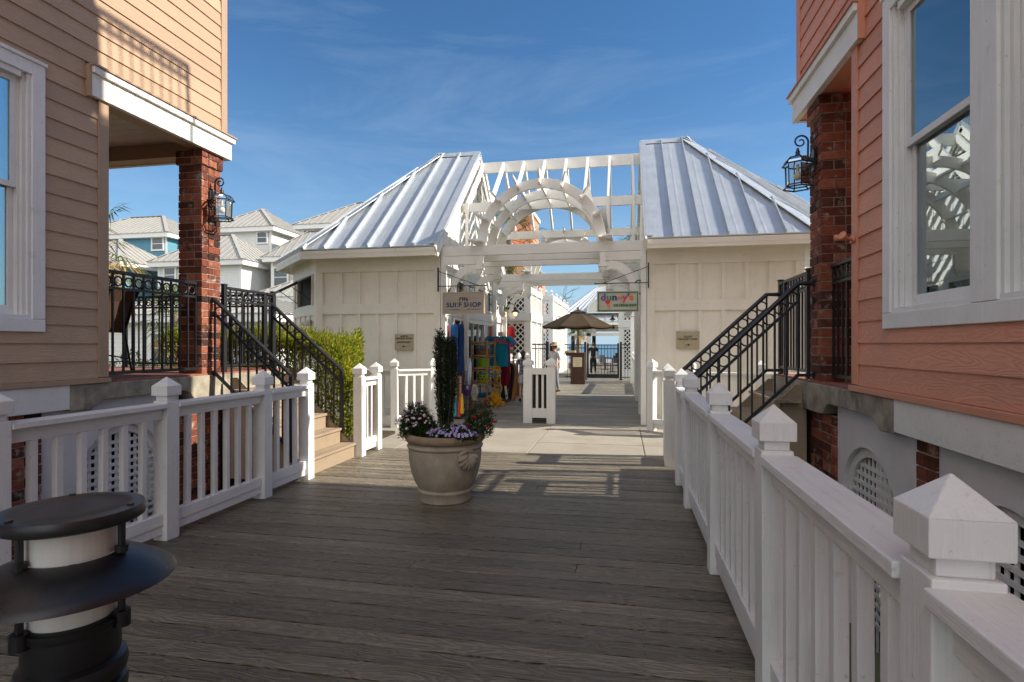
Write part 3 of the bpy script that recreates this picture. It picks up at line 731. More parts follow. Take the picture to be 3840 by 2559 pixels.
# ------------------------------------------------------------------ the two shops and the pergola between them
YF,YB,YR,EV,RZ=10.90,16.90,13.90,10.50,6.36
def clip_hip(x):  return None
def shop(s,XA,name,label,alley_open,win_label):
    xs=lambda o:XA+s*o
    h=thing(name,label,'shop',(xs(2),13.9,-.5))
    plan=[(0,YF),(2.70,YF),(4.10,12.30),(4.10,15.5),(2.70,YB),(0,YB)]
    H=3.44
    # outer walls (not the alley one)
    for i,nm in((0,'front_wall'),(1,'corner_wall'),(2,'side_wall'),(3,'corner_wall'),(4,'rear_wall')):
        (a,y0),(c,y1)=plan[i],plan[i+1]
        P=Vector((xs(a),y0,0));Q=Vector((xs(c),y1,0));d=(Q-P).normalized();nrm=Vector((d.y,-d.x,0))*(1 if s>0 else -1)
        def pt(t,z,o):return P+d*t+Vector((0,0,z))+nrm*o     # o>0 outward
        L=(Q-P).length
        def slab(b,t0,t1,z0,z1,o0,o1):
            b.prism([pt(t0,z0,o0),pt(t1,z0,o0),pt(t1,z1,o0),pt(t0,z1,o0)],nrm*(o1-o0))
        b=B()
        if nm=='corner_wall' and i==1:   # opening for the awning window
            w0,w1=.36,1.62;slab(b,0,w0,-.6,H,-.1,0);slab(b,w1,L,-.6,H,-.1,0);slab(b,w0,w1,-.6,2.34,-.1,0);slab(b,w0,w1,3.02,H,-.1,0)
        else:slab(b,0,L,-.6,H,-.1,0)
        wall=build(b,nm,mCream,h)
        t=B();tw=.13
        slab(t,-.012,tw,-.6,3.0,.0005,.037);slab(t,L-tw,L+.012,-.6,3.0,.0005,.037)
        slab(t,-.012,L+.012,3.001,H-.05,.0005,.040)
        slab(t,tw+.001,L-tw-.001,2.135,2.335,.0005,.034);slab(t,tw+.001,L-tw-.001,-.6,.22,.0005,.022)
        n=max(2,round((L-2*tw)/.43));
        for k in range(1,n):
            c=tw+(L-2*tw)*k/n
            for za,zb in((.221,2.134),(2.336,3.0)):
                if i==1 and za>2 and .2<c<1.75:continue
                slab(t,c-.034,c+.034,za,zb,.0005,.030)
        build(t,'wall_battens',mCreamx,wall,bevel=.002)
        if i==1:
            f=B()
            for t0,t1,z0,z1 in((w0-.05,w0+.02,2.30,3.06),(w1-.02,w1+.05,2.30,3.06),(w0+.02,w1-.02,3.0,3.06),(w0+.02,w1-.02,2.30,2.36)):slab(f,t0,t1,z0,z1,-.03,.035)
            wd=build(f,'awning_window',mCream,h)
            g=B();slab(g,w0+.02,w1-.02,2.36,3.0,-.06,-.055);build(g,'insect_screen',M('screen',(.03,.027,.022),.7,0,.2),wd)
            f=B();p0,p1,p2,p3=pt(w0+.03,2.97,.03),pt(w1-.03,2.97,.03),pt(w1-.03,2.62,.66),pt(w0+.03,2.62,.66)
            for a_,b_ in((p0,p1),(p1,p2),(p2,p3),(p3,p0)):f.bar(a_,b_,.05,.03)
            sh=build(f,'open_sash',mBronze,wd)
            g=B();g.face([p0,p1,p2,p3]);build(g,'sash_pane',mGlass,sh)
            f=B()
            for t0 in(w0+.05,w1-.05):f.tube([pt(t0,2.45,.03),pt(t0,2.72,.42)],.009,6)
            build(f,'stay_arm',mBronze,wd)
    # alley wall with door, windows and transoms
    b=B();xo=(xs(0),xs(.1))
    ops=sorted(alley_open);ys=[YF]
    holes={}
    for kind,y0,y1,z0,z1 in ops:holes.setdefault((y0,y1),[]).append((kind,z0,z1))
    a=YF+.0
    for(y0,y1),hh in sorted(holes.items()):
        b.box(*xo,a,y0,-.6,H);zc=-.6
        for kind,z0,z1 in sorted(hh,key=lambda q:q[1]):
            if z0>zc+.001:b.box(*xo,y0,y1,zc,z0)
            zc=z1
        b.box(*xo,y0,y1,zc,H);a=y1
    b.box(*xo,a,YB,-.6,H);wall=build(b,'alley_wall',mWz,h)
    t=B()
    t.box(xs(-.024),xs(-.0005),YF,YF+.14,0,3.43);t.box(xs(-.024),xs(-.0005),YB-.14,YB,0,3.43)
    t.box(xs(-.022),xs(-.0005),YF+.141,YB-.141,2.12,2.33);t.box(xs(-.022),xs(-.0005),YF+.141,YB-.141,2.98,3.2)
    build(t,'wall_battens',mWy,wall,bevel=.002)
    for kind,y0,y1,z0,z1 in ops:
        f=B();fw=.05
        f.box(xs(-.03),xs(.05),y0,y0+fw,z0,z1);f.box(xs(-.03),xs(.05),y1-fw,y1,z0,z1);f.box(xs(-.03),xs(.05),y0+fw,y1-fw,z1-fw,z1)
        if kind!='door':f.box(xs(-.03),xs(.05),y0+fw,y1-fw,z0,z0+fw)
        nm={'door':'door_frame','win':'shop_window','tr':'transom_window','gdoor':'glazed_door'}[kind]
        if kind in('win','gdoor'):
            n=3 if y1-y0>1.2 else (2 if kind=='gdoor' else 1)
            for k in range(1,n):
                c=y0+(y1-y0)*k/n;f.box(xs(-.012),xs(.045),c-.03,c+.03,z0+fw,z1-fw)
        if kind=='gdoor':f.box(xs(-.01),xs(.045),y0+fw,y1-fw,.06,.5)
        o=build(f,nm,mWz,h,bevel=.003)
        if kind!='door':
            g=B();g.box(xs(.02),xs(.026),y0+.04,y1-.04,z0+.04,z1-.04);build(g,'pane',mGlass,o)
        else:
            g=B();g.box(xs(.5),xs(.53),y0+.02,y0+.75,0,z1-.03);g.box(xs(.06),xs(.09),y1-.38,y1-.06,0.02,z1-.06);build(g,'door_leaf',M('dark_door',(.05,.04,.032),.5),o)
            g=B();g.box(xs(.03),xs(.058),y1-.36,y1-.30,1.0,1.12);build(g,'handle',mBronze,o)
    fl=B();fl.box(xs(.1),xs(4),YF+.1,YB-.1,-.02,.0);build(fl,'shop_floor',M('shop_floor',(.18,.14,.10),.7),h)
    # gable above the alley wall
    b=B();b.prism([(xs(0),EV+.38,3.45),(xs(0),YB+.02,3.45),(xs(0),YR,RZ-.06)],(s*.09,0,0));gw=build(b,'gable_wall',mWz,h)
    t=B();k=0;y=EV+.62
    while y<YB-.1:
        z1=RZ-.10-abs(y-YR)*.865
        if z1>3.6 and abs(y-YR)>.26:t.box(xs(-.02),xs(-.0005),y-.03,y+.03,3.47,z1)
        elif z1>3.6:t.box(xs(-.02),xs(-.0005),y-.03,y+.03,3.47,4.92)
        y+=.40
    build(t,'gable_battens',mWz,gw)
    v=B()
    v.box(xs(-.035),xs(-.001),YR-.30,YR-.25,4.95,5.72);v.box(xs(-.035),xs(-.001),YR+.25,YR+.30,4.95,5.72);v.box(xs(-.035),xs(-.001),YR-.25,YR+.25,4.95,5.0);v.box(xs(-.035),xs(-.001),YR-.25,YR+.25,5.67,5.72)
    vo=build(v,'gable_vent',mWz,h)
    v=B()
    for k in range(9):v.bar((xs(-.012),YR-.25,5.04+k*.072),(xs(-.012),YR+.25,5.04+k*.072),.05,.012,up=(s*.6,0,.8))
    build(v,'vent_slat',mWy,vo)
    v=B();v.box(xs(-.003),xs(-.0008),YR-.25,YR+.25,5,5.67);build(v,'vent_void',mDark,vo)
    # roof: ridge runs away from the alley, hip ends with chamfered corners
    ev=[(-.03,EV),(2.86,EV),(4.50,12.14),(4.50,15.66),(2.86,17.3),(-.03,17.3)];rid=[(-.03,YR),(.97,YR)];ez=3.44
    E=[Vector((xs(o),y,ez)) for o,y in ev];Rg=[Vector((xs(o),y,RZ)) for o,y in rid]
    planes=[[E[0],E[1],Rg[1],Rg[0]],[E[1],E[2],Rg[1]],[E[2],E[3],Rg[1]],[E[3],E[4],Rg[1]],[E[4],E[5],Rg[0],Rg[1]]]
    b=B()
    for pl in planes:
        nr=Vector((0,0,0))
        for i in range(len(pl)):nr+=pl[i].cross(pl[(i+1)%len(pl)])
        nr.normalize()
        if nr.z<0:nr=-nr
        b.prism(pl,-nr*.03)
    rf=build(b,'roof',mRoof,h)
    # standing seams, two minor flutes between each pair
    def seams(pl,spacing,first,flutes=True):
        e0,e1=pl[0],pl[1];u=(e1-e0).normalized();L=(e1-e0).length
        nr=(e1-e0).cross(pl[2]-e0).normalized()
        if nr.z<0:nr=-nr
        up=nr.cross(u).normalized()
        if up.z<0:up=-up
        pts=[((p-e0).dot(u),(p-e0).dot(up)) for p in pl]
        def top(t):
            best=0
            for i in range(len(pts)):
                (x0,y0),(x1,y1)=pts[i],pts[(i+1)%len(pts)]
                if abs(x1-x0)>1e-6 and min(x0,x1)-1e-6<=t<=max(x0,x1)+1e-6:best=max(best,y0+(y1-y0)*(t-x0)/(x1-x0))
            return best
        sm=B();fl=B();t=first
        while t<L-.05:
            q=top(t)
            if q>.08:
                a=e0+u*t-up*.012;sm.bar(a+nr*.033,e0+u*t+up*(q-.03)+nr*.033,.022,.074,up=nr)
            if flutes:
                for k in(1,2):
                    tt=t+spacing*k/3;q=top(tt)
                    if q>.1 and tt<L-.03:
                        w=.028;a=e0+u*tt;c=e0+u*tt+up*(q-.05)
                        fl.prism([a-u*w+nr*.0008,a+u*w+nr*.0008,a+u*w*.35+nr*.0035,a-u*w*.35+nr*.0035],c-a)
            t+=spacing
        return sm,fl
    SM=B();FL2=B()
    for i,pl in enumerate(planes):
        if (pl[1]-pl[0]).cross(pl[2]-pl[0]).length<1e-6:continue
        f=.468 if i in(0,) else .3
        if i==4:pl=[pl[1],pl[0],pl[3],pl[2]]
        sm,f2=seams(pl,.468,f)
        for q,t in((sm,SM),(f2,FL2)):
            n=len(t.v);t.v+=q.v;t.f+=[tuple(k+n for k in ff) for ff in q.f];t.m+=q.m
    build(SM,'roof_seam',mRoof,rf);build(FL2,'roof_flute',mRoof,rf)
    hp=B()
    def cap(p,q,w=.26):
        nrm=Vector((0,0,1));hp.bar(p+Vector((0,0,.028)),q+Vector((0,0,.028)),w,.016)
    rz=RZ+.012
    hp.prism([(Rg[0].x,YR-.15,rz-.105),(Rg[0].x,YR-.15,rz-.118),(Rg[0].x,YR,rz+.015),(Rg[0].x,YR+.15,rz-.118),(Rg[0].x,YR+.15,rz-.105),(Rg[0].x,YR,rz+.03)],(Rg[1].x-Rg[0].x,0,0))
    for i in(1,2,3,4):cap(E[i],Rg[1],.24)
    hp.bar(E[0]+Vector((s*.05,0,.03)),Rg[0]+Vector((s*.05,0,.03)),.12,.02);hp.bar(E[5]+Vector((s*.05,0,.03)),Rg[0]+Vector((s*.05,0,.03)),.12,.02)
    build(hp,'hip_cap',mRoof,rf)
    fb=B()
    for i in range(5):
        p,q=E[i],E[i+1];d=(q-p).normalized();o=Vector((d.y,-d.x,0))*(1 if s>0 else -1)
        fb.bar(p+Vector((0,0,-.115))-o*.025,q+Vector((0,0,-.115))-o*.025,.04,.165)
    build(fb,'fascia',mCreamx,h,bevel=.003)
    sf=B()
    ow=[Vector((xs(a),y,3.40)) for a,y in plan];
    for i in range(5):
        p,q=E[i].copy(),E[i+1].copy();p.z=q.z=3.33
        a,c=ow[i].copy(),ow[i+1].copy();a.z=c.z=3.33
        sf.face([p,q,c,a])
    build(sf,'soffit',mCreamx,h,solid=.02)
    rk=B()
    for e in(E[0],E[5]):
        d=Vector((s*-.012,0,0));rk.bar(e+d+Vector((0,0,-.13)),Rg[0]+d+Vector((0,0,-.13)),.035,.24)
    build(rk,'rake_board',mWy,h)
    rk=B()
    for e in(E[0],E[5]):
        d=Vector((s*-.036,0,0));rk.bar(e+d+Vector((0,0,-.01)),Rg[0]+d+Vector((0,0,-.01)),.012,.09)
    build(rk,'rake_flashing',mRoof,h)
    return h
opsL=[('door',11.72,12.60,0,2.09),('tr',11.72,12.601,2.36,2.95),('win',12.90,14.60,.55,2.06),('tr',12.90,13.70,2.36,2.95),('tr',13.80,14.601,2.36,2.95),('win',14.85,15.75,.55,2.06),('tr',14.85,15.751,2.36,2.95)]
# openings that share a bay need one y range
def bays(o):
    out=[]
    for k,a,b_,c,d in o:out.append((k,round(a,1),round(b_,1),c,d))
    return out
opsL=bays([('door',11.7,12.6,-.0,2.09),('tr',11.7,12.6,2.36,2.95),('win',12.9,14.5,.55,2.06),('tr',12.9,14.5,2.36,2.95),('win',14.8,15.8,.55,2.06),('tr',14.8,15.8,2.36,2.95)])
opsR=bays([('gdoor',11.5,12.7,.02,2.09),('tr',11.5,12.7,2.36,2.95),('gdoor',13.2,14.6,.02,2.09),('tr',13.2,14.6,2.36,2.95),('win',15.0,16.0,.55,2.06),('tr',15.0,16.0,2.36,2.95)])
shop(-1,-3.60,'surf_shop','white board and batten shop left of the alley, metal hip roof and open awning window','' or opsL,'')
shop(1,.46,'ice_cream_shop','white board and batten shop right of the alley under a ribbed metal hip roof',opsR,'')

# small floodlight on the left shop's corner wall
p=thing('floodlight','small grey twin floodlight on the corner wall below the awning window','lamp',(-6.72,11.30,1.95))
d_=Vector((-.707,.707,0));n_=Vector((-.707,-.707,0));c_=Vector((-6.62,11.214,1.98))
b=B();b.bar(c_+n_*.0,c_+n_*.05,.10,.10);b.bar(c_+n_*.03+Vector((0,0,-.05)),c_+n_*.03+Vector((0,0,-.5)),.03,.03);build(b,'junction_box',plain('grey_box',(.28,.27,.25)),p,bevel=.004)
for s_ in(-1,1):
    b=B();q=c_+n_*.10+d_*s_*.12+Vector((0,0,.03));b.tube([c_+n_*.05,q],.012,6);b.tube([q-n_*.02,q+n_*.05+Vector((0,0,-.06)),q+n_*.07+Vector((0,0,-.09))],[.03,.05,.052],10);build(b,'lamp_head',plain('lamp_white',(.6,.6,.57)),p,smooth=True,auto=40)
# pergola
XA,XB=-3.575,.435;XC=-1.57
pg=thing('pergola','white timber pergola with arches bridging the alley between the two shop roofs','pergola',(XC,13.9,0))
def beam(y,z0,z1,th=.07,x0=XA,x1=XB,nm='beam'):
    b=B();b.box(x0,x1,y-th/2,y+th/2,z0,z1);return build(b,nm,mWx,pg,bevel=.004)
def arch(y,zc,ro,ri,th=.06):
    b=B();n=40;o=[];i_=[]
    for k in range(n+1):
        a=PI*k/n;o.append((XC+ro*math.cos(a),y-th/2,zc+ro*math.sin(a)));i_.append((XC+ri*math.cos(a),y-th/2,zc+ri*math.sin(a)))
    vs=[];fs=[]
    for k in range(n+1):
        for p in(o[k],i_[k]):vs.append(p);vs.append((p[0],p[1]+th,p[2]))
    for k in range(n):
        a=4*k;c=4*(k+1)
        fs+=[(a,a+2,c+2,c),(a+1,c+1,c+3,a+3),(a,c,c+1,a+1),(a+2,a+3,c+3,c+2)]
    fs+=[(0,1,3,2),(4*n,4*n+2,4*n+3,4*n+1)]
    b._add(vs,fs);return build(b,'arch',mWx,pg,bevel=.003)
for y in(10.90,11.72,12.54):
    beam(y,3.27,3.463);arch(y,3.463,1.265,1.08)
for y in(15.5,16.2,16.9):
    beam(y,3.27,3.463)
    arch(y,3.463,1.10,.93)
def slats(y0,y1,ri,ro,n=9):
    for k in range(n):
        a=R(3)+(PI-R(6))*k/(n-1);c,s_=math.cos(a),math.sin(a);rm=(ri+ro)/2;hh=ro-ri
        b=B();p=Vector((XC+rm*c,y0,3.463+rm*s_+.015));q=Vector((XC+rm*c,y1,3.463+rm*s_+.015))
        up=Vector((c,0,s_));sd=up.cross(Vector((0,1,0)))
        prof=[(0,0),(.02,.09),(.09,.16),(.10,hh),(y1-y0-.10,hh),(y1-y0-.09,.16),(y1-y0-.02,.09),(y1-y0,0)]
        # ends cut to a scroll on the outer edge
        prof=[(.06,0),(.10,hh*.35),(.015,hh*.62),(0,hh),(y1-y0,hh),(y1-y0-.015,hh*.62),(y1-y0-.10,hh*.35),(y1-y0-.06,0)]
        pts=[Vector((XC+(ri+v)*c,y0+u,3.475+(ri+v)*s_)) for u,v in prof]
        b.prism([p_-sd*.018 for p_ in pts],sd*.036);build(b,'slat',mWy,pg,bevel=.003)
slats(10.62,12.84,1.13,1.385);slats(15.25,17.15,.97,1.20,7)
beam(13.90,5.82,6.085,.07,nm='ridge_beam')
beam(12.40,4.50,4.70,.06);beam(15.40,4.42,4.62,.06)
xr=[-3.446,-2.918,-2.40,-1.881,-1.35,-.83,-.306,.234]
for i,x in enumerate(xr):
    for yr in(12.40,15.40):
        b=B();b.bar((x,13.9+(-.03 if yr<13.9 else .03),6.0),(x,yr,4.66),.05,.14);build(b,'rafter',mWz,pg,bevel=.003)
    if x<-2.95 or x>-.4:
        for yr in(12.40,15.40):
            b=B();b.box(x-.035,x+.035,yr-.0701 if yr<13.9 else yr+.0301,yr-.0301 if yr<13.9 else yr+.0701,3.40,4.70);build(b,'stud',mWz,pg,bevel=.003)
# side posts, headers, drop pendants and scroll brackets on each cross frame
def scroll(y,x,sg):
    """flat scroll bracket springing from a wall post (side sg) up to the pendant"""
    n=16;o=[]
    cx=x+sg*.78;cz=2.62
    outer=[(x+sg*.06,2.55)]+[(x+sg*(.10+.46*(1-math.cos(t))),2.62+.48*math.sin(t)) for t in [PI/2*k/n for k in range(n+1)]]
    inner=[(x+sg*(.20+.36*(1-math.cos(t))),2.56+.38*math.sin(t)) for t in [PI/2*k/n for k in range(n+1)]]
    tip=[(x+sg*.64,3.07),(x+sg*.70,3.03),(x+sg*.71,2.97),(x+sg*.67,2.92),(x+sg*.61,2.91)]
    foot=[(x+sg*.19,2.45),(x+sg*.25,2.42),(x+sg*.27,2.35),(x+sg*.23,2.29),(x+sg*.14,2.29),(x+sg*.08,2.36)]
    poly=outer+tip+list(reversed(inner))+foot
    b=B();b.prism([(px,y-.02,pz) for px,pz in poly],(0,.04,0));build(b,'scroll_bracket',mWz,pg)
for y in(10.90,12.54,15.5,16.9):
    for sg,xw in((1,XA),(-1,XB)):
        b=B();b.box(xw,xw+sg*.10,y-.05,y+.05,0,3.268);build(b,'side_post',mWz,pg,bevel=.004)
        xp=xw+sg*.80
        b=B();b.box(xw+sg*.10,xp-sg*.05,y-.03,y+.03,3.10,3.265);build(b,'header',mWx,pg)
        b=B();b.box(xp-.055,xp+.055,y-.055,y+.055,3.05,3.262);b.box(xp-.075,xp+.075,y-.075,y+.075,2.985,3.05);b.box(xp-.05,xp+.05,y-.05,y+.05,2.93,2.985)
        b._add([(xp-.05,y-.05,2.93),(xp+.05,y-.05,2.93),(xp+.05,y+.05,2.93),(xp-.05,y+.05,2.93),(xp,y,2.84)],[(0,4,1),(1,4,2),(2,4,3),(3,4,0)])
        build(b,'pendant',mWz,pg,bevel=.003)
        scroll(y,xw+sg*.10,sg)

# ------------------------------------------------------------------ signs
FONT=None
def text(s,size,mat,par,M4,name='lettering',ext=.004,bold=0,sx=1.,align='CENTER',shear=0,space=1):
    cu=bpy.data.curves.new('txt','FONT');cu.body=s;cu.size=size;cu.extrude=ext;cu.offset=bold;cu.align_x=align;cu.align_y='CENTER';cu.shear=shear;cu.space_character=space
    t=bpy.data.objects.new('txt',cu);COL.objects.link(t);bpy.context.view_layer.update()
    me=bpy.data.meshes.new_from_object(t.evaluated_get(bpy.context.evaluated_depsgraph_get()));bpy.data.objects.remove(t)
    bpy.data.curves.remove(cu)
    W=WM[par.name].inverted()@M4@Matrix.Diagonal((sx,1,1,1));me.transform(W);me.materials.clear();me.materials.append(mat)
    me.name=name;o=bpy.data.objects.new(name,me);COL.objects.link(o);o.parent=par;WM[o.name]=WM[par.name];return o
FACE=lambda x,y,z:Matrix.Translation((x,y,z))@Matrix.Rotation(R(90),4,'X')     # text facing -Y
mSignW=M('weathered_sign_wood',(.50,.45,.38),.8,0,.25,3,.4,30,(1,1,14),dirt=.6,dcol=(.22,.18,.14),ds=2.,dst=(1,1,9))
mSignT=M('driftwood_sign',(.36,.31,.26),.75,0,.22,3,.4,30,(1,1,16),dirt=.4,dcol=(.27,.2,.15),ds=2.,dst=(1,1,9))
def sign_bracket(label,x,sg,y,z,L):
    p=thing('sign_bracket',label,'bracket',(x,y,z),0,'black iron brackets holding the hanging signs')
    b=B();b.box(x-.012,x+.012,y-.02,y+.012,z-.10,z+.37);build(b,'wall_plate',mIron,p)
    b=B();b.tube([(x,y,z),(x+sg*L,y,z)],.009,8);build(b,'arm',mIron,p)
    b=B();b.tube([(x,y,z+.30),(x+sg*L*.86,y,z+.0)],.006,8);build(b,'tie_rod',mIron,p)
    b=B();b.ball((x+sg*L,y,z),.016);build(b,'end_ball',mIron,p)
    return p
sign_bracket('black iron bracket with tie rod holding the surf shop sign',-3.612,1,10.80,2.665,.98)
sign_bracket('black iron bracket with tie rod holding the ice cream shop sign',.472,-1,10.80,2.655,.98)
def links(b,x,y,z0,z1):
    b.ring((x,y,z1-.02),(0,1,0),.016,.004,10,5);b.ring((x,y,(z0+z1)/2),(1,0,0),.02,.004,10,5);b.ring((x,y,z0+.018),(0,1,0),.016,.004,10,5)
p=thing('surf_shop_sign','hanging wooden sign reading THE SURF SHOP in dark blue over a straw ring','sign',(-3.10,10.80,2.12))
b=B();b.box(-3.50,-2.68,10.775,10.825,2.125,2.525);build(b,'sign_board',mSignT,p,bevel=.004)
b=B()
for a in((-3.515,-2.665,2.525,2.54),(-3.515,-2.665,2.11,2.125)):b.box(a[0],a[1],10.765,10.835,a[2],a[3])
b.box(-3.515,-3.50,10.765,10.835,2.125,2.525);b.box(-2.68,-2.665,10.765,10.835,2.125,2.525);build(b,'sign_frame',M('sign_frame_wood',(.52,.36,.20),.6),p)
mInk=plain('blue_ink',(.035,.04,.10))
text('THE',.085,mInk,p,FACE(-3.085,10.772,2.395),bold=.0035,sx=1.1,space=1.25)
text('SURF',.125,mInk,p,FACE(-3.275,10.772,2.285),bold=.0035,sx=1.02,space=1.12)
text('SHOP',.125,mInk,p,FACE(-2.90,10.772,2.285),bold=.0035,sx=1.02,space=1.12)
b=B();b.tube([(-3.09+.135*math.cos(t*.12)*(1+.03*math.sin(t*3)),10.768+.004*math.sin(t*5),2.322+.135*math.sin(t*.12)*(1+.02*math.cos(t*4))) for t in range(150)],.0065,6);build(b,'straw_ring',M('straw',(.55,.45,.22),.8,0,.3,40),p)
b=B();b.prism([(-3.46,10.7745,2.19),(-3.25,10.7745,2.182),(-2.72,10.7745,2.190),(-2.72,10.7745,2.203),(-3.05,10.7745,2.197),(-3.3,10.7745,2.204)],(0,-.004,0));build(b,'wave_line',plain('sign_blue',(.10,.16,.24)),p)
b=B();links(b,-3.38,10.80,2.54,2.655);links(b,-2.86,10.80,2.54,2.655);build(b,'chain_link',mBronze,p)
p=thing('ice_cream_sign','hanging weathered sign with green border, coloured letters and a painted ice cream cone','sign',(-.09,10.80,2.11))
b=B();b.box(-.475,.305,10.775,10.825,2.115,2.505);build(b,'sign_board',mSignW,p,bevel=.003)
mGr=plain('sign_green',(.008,.16,.05))
b=B()
for a in((-.452,.282,2.468,2.487),(-.452,.282,2.132,2.151)):b.box(a[0],a[1],10.768,10.7745,a[2],a[3])
b.box(-.452,-.434,10.768,10.7745,2.151,2.468);b.box(.264,.282,10.768,10.7745,2.151,2.468);build(b,'green_border',mGr,p)
for ch,x,c in(('d',-.355,(.19,.06,.30)),('u',-.25,(.02,.25,.06)),('n',-.148,(.03,.03,.20)),('e',-.05,(.72,.27,.05)),('y',.045,(.55,.05,.09)),("'",.107,(.12,.05,.2)),('s',.165,(.70,.16,.03))):
    text(ch,.165,plain('letter_'+('apos' if ch=="'" else ch),c),p,FACE(x,10.771,2.385),bold=.0065,sx=1.15)
text('ICE CREAM SHOP',.058,mGr,p,FACE(.045,10.771,2.235),bold=.003,sx=.92,space=1.0)
b=B();b.prism([(-.305,10.7745,2.265),(-.232,10.7745,2.285),(-.238,10.7745,2.165)],(0,-.006,0));build(b,'painted_cone',plain('cone_orange',(.70,.20,.03)),p)
b=B();b.prism([(-.272+.045*math.cos(2*PI*k/16),10.7745,2.305+.04*math.sin(2*PI*k/16)) for k in range(16)],(0,-.009,0));build(b,'painted_scoop',plain('scoop_red',(.55,.03,.05)),p)
b=B();links(b,-.29,10.80,2.505,2.645);links(b,.11,10.80,2.505,2.645);build(b,'chain_link',plain('brass',(.45,.2,.08),.4),p)
mPlq=M('stone_plaque',(.40,.34,.22),.8,0,.16,18,.4,90)
mBlk=plain('sign_black',(.02,.02,.018))
def plaque(label,x0,x1,z0,z1,lines,right):
    p=thing('wall_plaque',label,'plaque',((x0+x1)/2,10.87,z0),0,'tan direction plaques on the shop fronts')
    b=B();b.box(x0,x1,10.850,10.875,z0,z1);build(b,'panel',mPlq,p,bevel=.002)
    xc=(x0+x1)/2
    for s_,z in lines:text(s_,.047,mBlk,p,FACE(xc,10.849,z),bold=.001,ext=.002,sx=.94)
    za=z0+.07;sg=1 if right else -1
    b=B();b.prism([(xc-sg*.045,10.8495,za-.006),(xc+sg*.005,10.8495,za-.006),(xc+sg*.005,10.8495,za-.02),(xc+sg*.045,10.8495,za),(xc+sg*.005,10.8495,za+.02),(xc+sg*.005,10.8495,za+.006),(xc-sg*.045,10.8495,za+.006)],(0,-.002,0));build(b,'arrow',mBlk,p)
    b=B()
    for dx in(.015,x1-x0-.015):
        for dz in(.015,z1-z0-.015):b.ball((x0+dx,10.85,z0+dz),.006,8,4)
    build(b,'screw',mBronze,p)
plaque('tan wall plaque reading NORTH CROQUET LAWN SEASIDE POINT with a left arrow',-4.555,-4.155,1.395,1.715,(('NORTH',1.668),('CROQUET LAWN',1.625),('SEASIDE POINT',1.548)),False)
plaque('tan wall plaque reading SOUTH CROQUET LAWN with a right arrow',.975,1.385,1.425,1.745,(('SOUTH',1.645),('CROQUET LAWN',1.600)),True)

# ------------------------------------------------------------------ gooseneck lamps
mBulbW=N('lit_bulb');e_=mBulbW.n('ShaderNodeEmission');e_.inputs[0].default_value=(1,.62,.28,1);e_.inputs[1].default_value=2.2;mBulbW.l(e_.outputs[0],mBulbW.out.inputs[0]);mBulbW=mBulbW.m
def gooseneck(label,x,y,z,dx,dy,mat=None,sc=1.,lit=True):
    """wall mount at (x,y,z), shade hangs at offset (dx,dy)"""
    mat=mat or mBronze
    p=thing('gooseneck_lamp',label,'lamp',(x,y,z),0,'dark gooseneck lamps along the alley')
    D=Vector((dx,dy,0));L=D.length;u=D/L
    b=B();b.tube([Vector((x,y,z))-u*.0,Vector((x,y,z))+u*.03],.05*sc,14);build(b,'wall_plate',mat,p,smooth=True,auto=40)
    pts=[Vector((x,y,z))+u*.03]
    for k in range(13):
        t=PI*(k/12);pts.append(Vector((x,y,z))+u*(.03+(L-.03)*(1-math.cos(t))/2)+Vector((0,0,.14*sc*math.sin(t))))
    b=B();b.tube(pts,.011*sc,8);build(b,'arm',mat,p,smooth=True)
    c=(x+dx,y+dy,z)
    b=B();b.lathe([(.02*sc,.03*sc),(.045*sc,.02*sc),(.05*sc,-.05*sc),(.075*sc,-.07*sc),(.125*sc,-.12*sc),(.13*sc,-.128*sc),(.12*sc,-.125*sc),(.06*sc,-.075*sc)],c,24,True);build(b,'shade',mat,p,smooth=True,auto=40)
    b=B();b.lathe([(.055*sc,-.105*sc),(.06*sc,-.14*sc),(.055*sc,-.20*sc),(.03*sc,-.225*sc),(.005,-.23*sc)],c,16);build(b,'globe',mBulbW if lit else mGlassL,p,smooth=True)
    b=B()
    for zz in(-.15,-.185):b.ring((c[0],c[1],c[2]+zz*sc),(0,0,1),.068*sc,.005*sc,18,5)
    for k in range(4):
        a=PI/4+PI/2*k;b.tube([(c[0]+.068*sc*math.cos(a),c[1]+.068*sc*math.sin(a),c[2]-.12*sc),(c[0]+.068*sc*math.cos(a),c[1]+.068*sc*math.sin(a),c[2]-.19*sc)],.004*sc,5)
    build(b,'guard',mat,p)
    return p
gooseneck('dark gooseneck lamp right behind the hanging ice cream sign',.42,11.15,2.60,-.20,0)
gooseneck('dark gooseneck lamp above the hanging surf shop sign',-3.56,11.30,2.60,.26,0,None,1.,False)
gooseneck('greenish gooseneck lamp, nearer of the pair on the surf shop alley wall',-3.57,15.95,2.55,.24,0,M('verdigris',(.10,.11,.035),.5,.2,.3,12))
gooseneck('dark gooseneck lamp on the rear corner post of the surf shop',-3.47,16.80,2.60,.30,-.05)
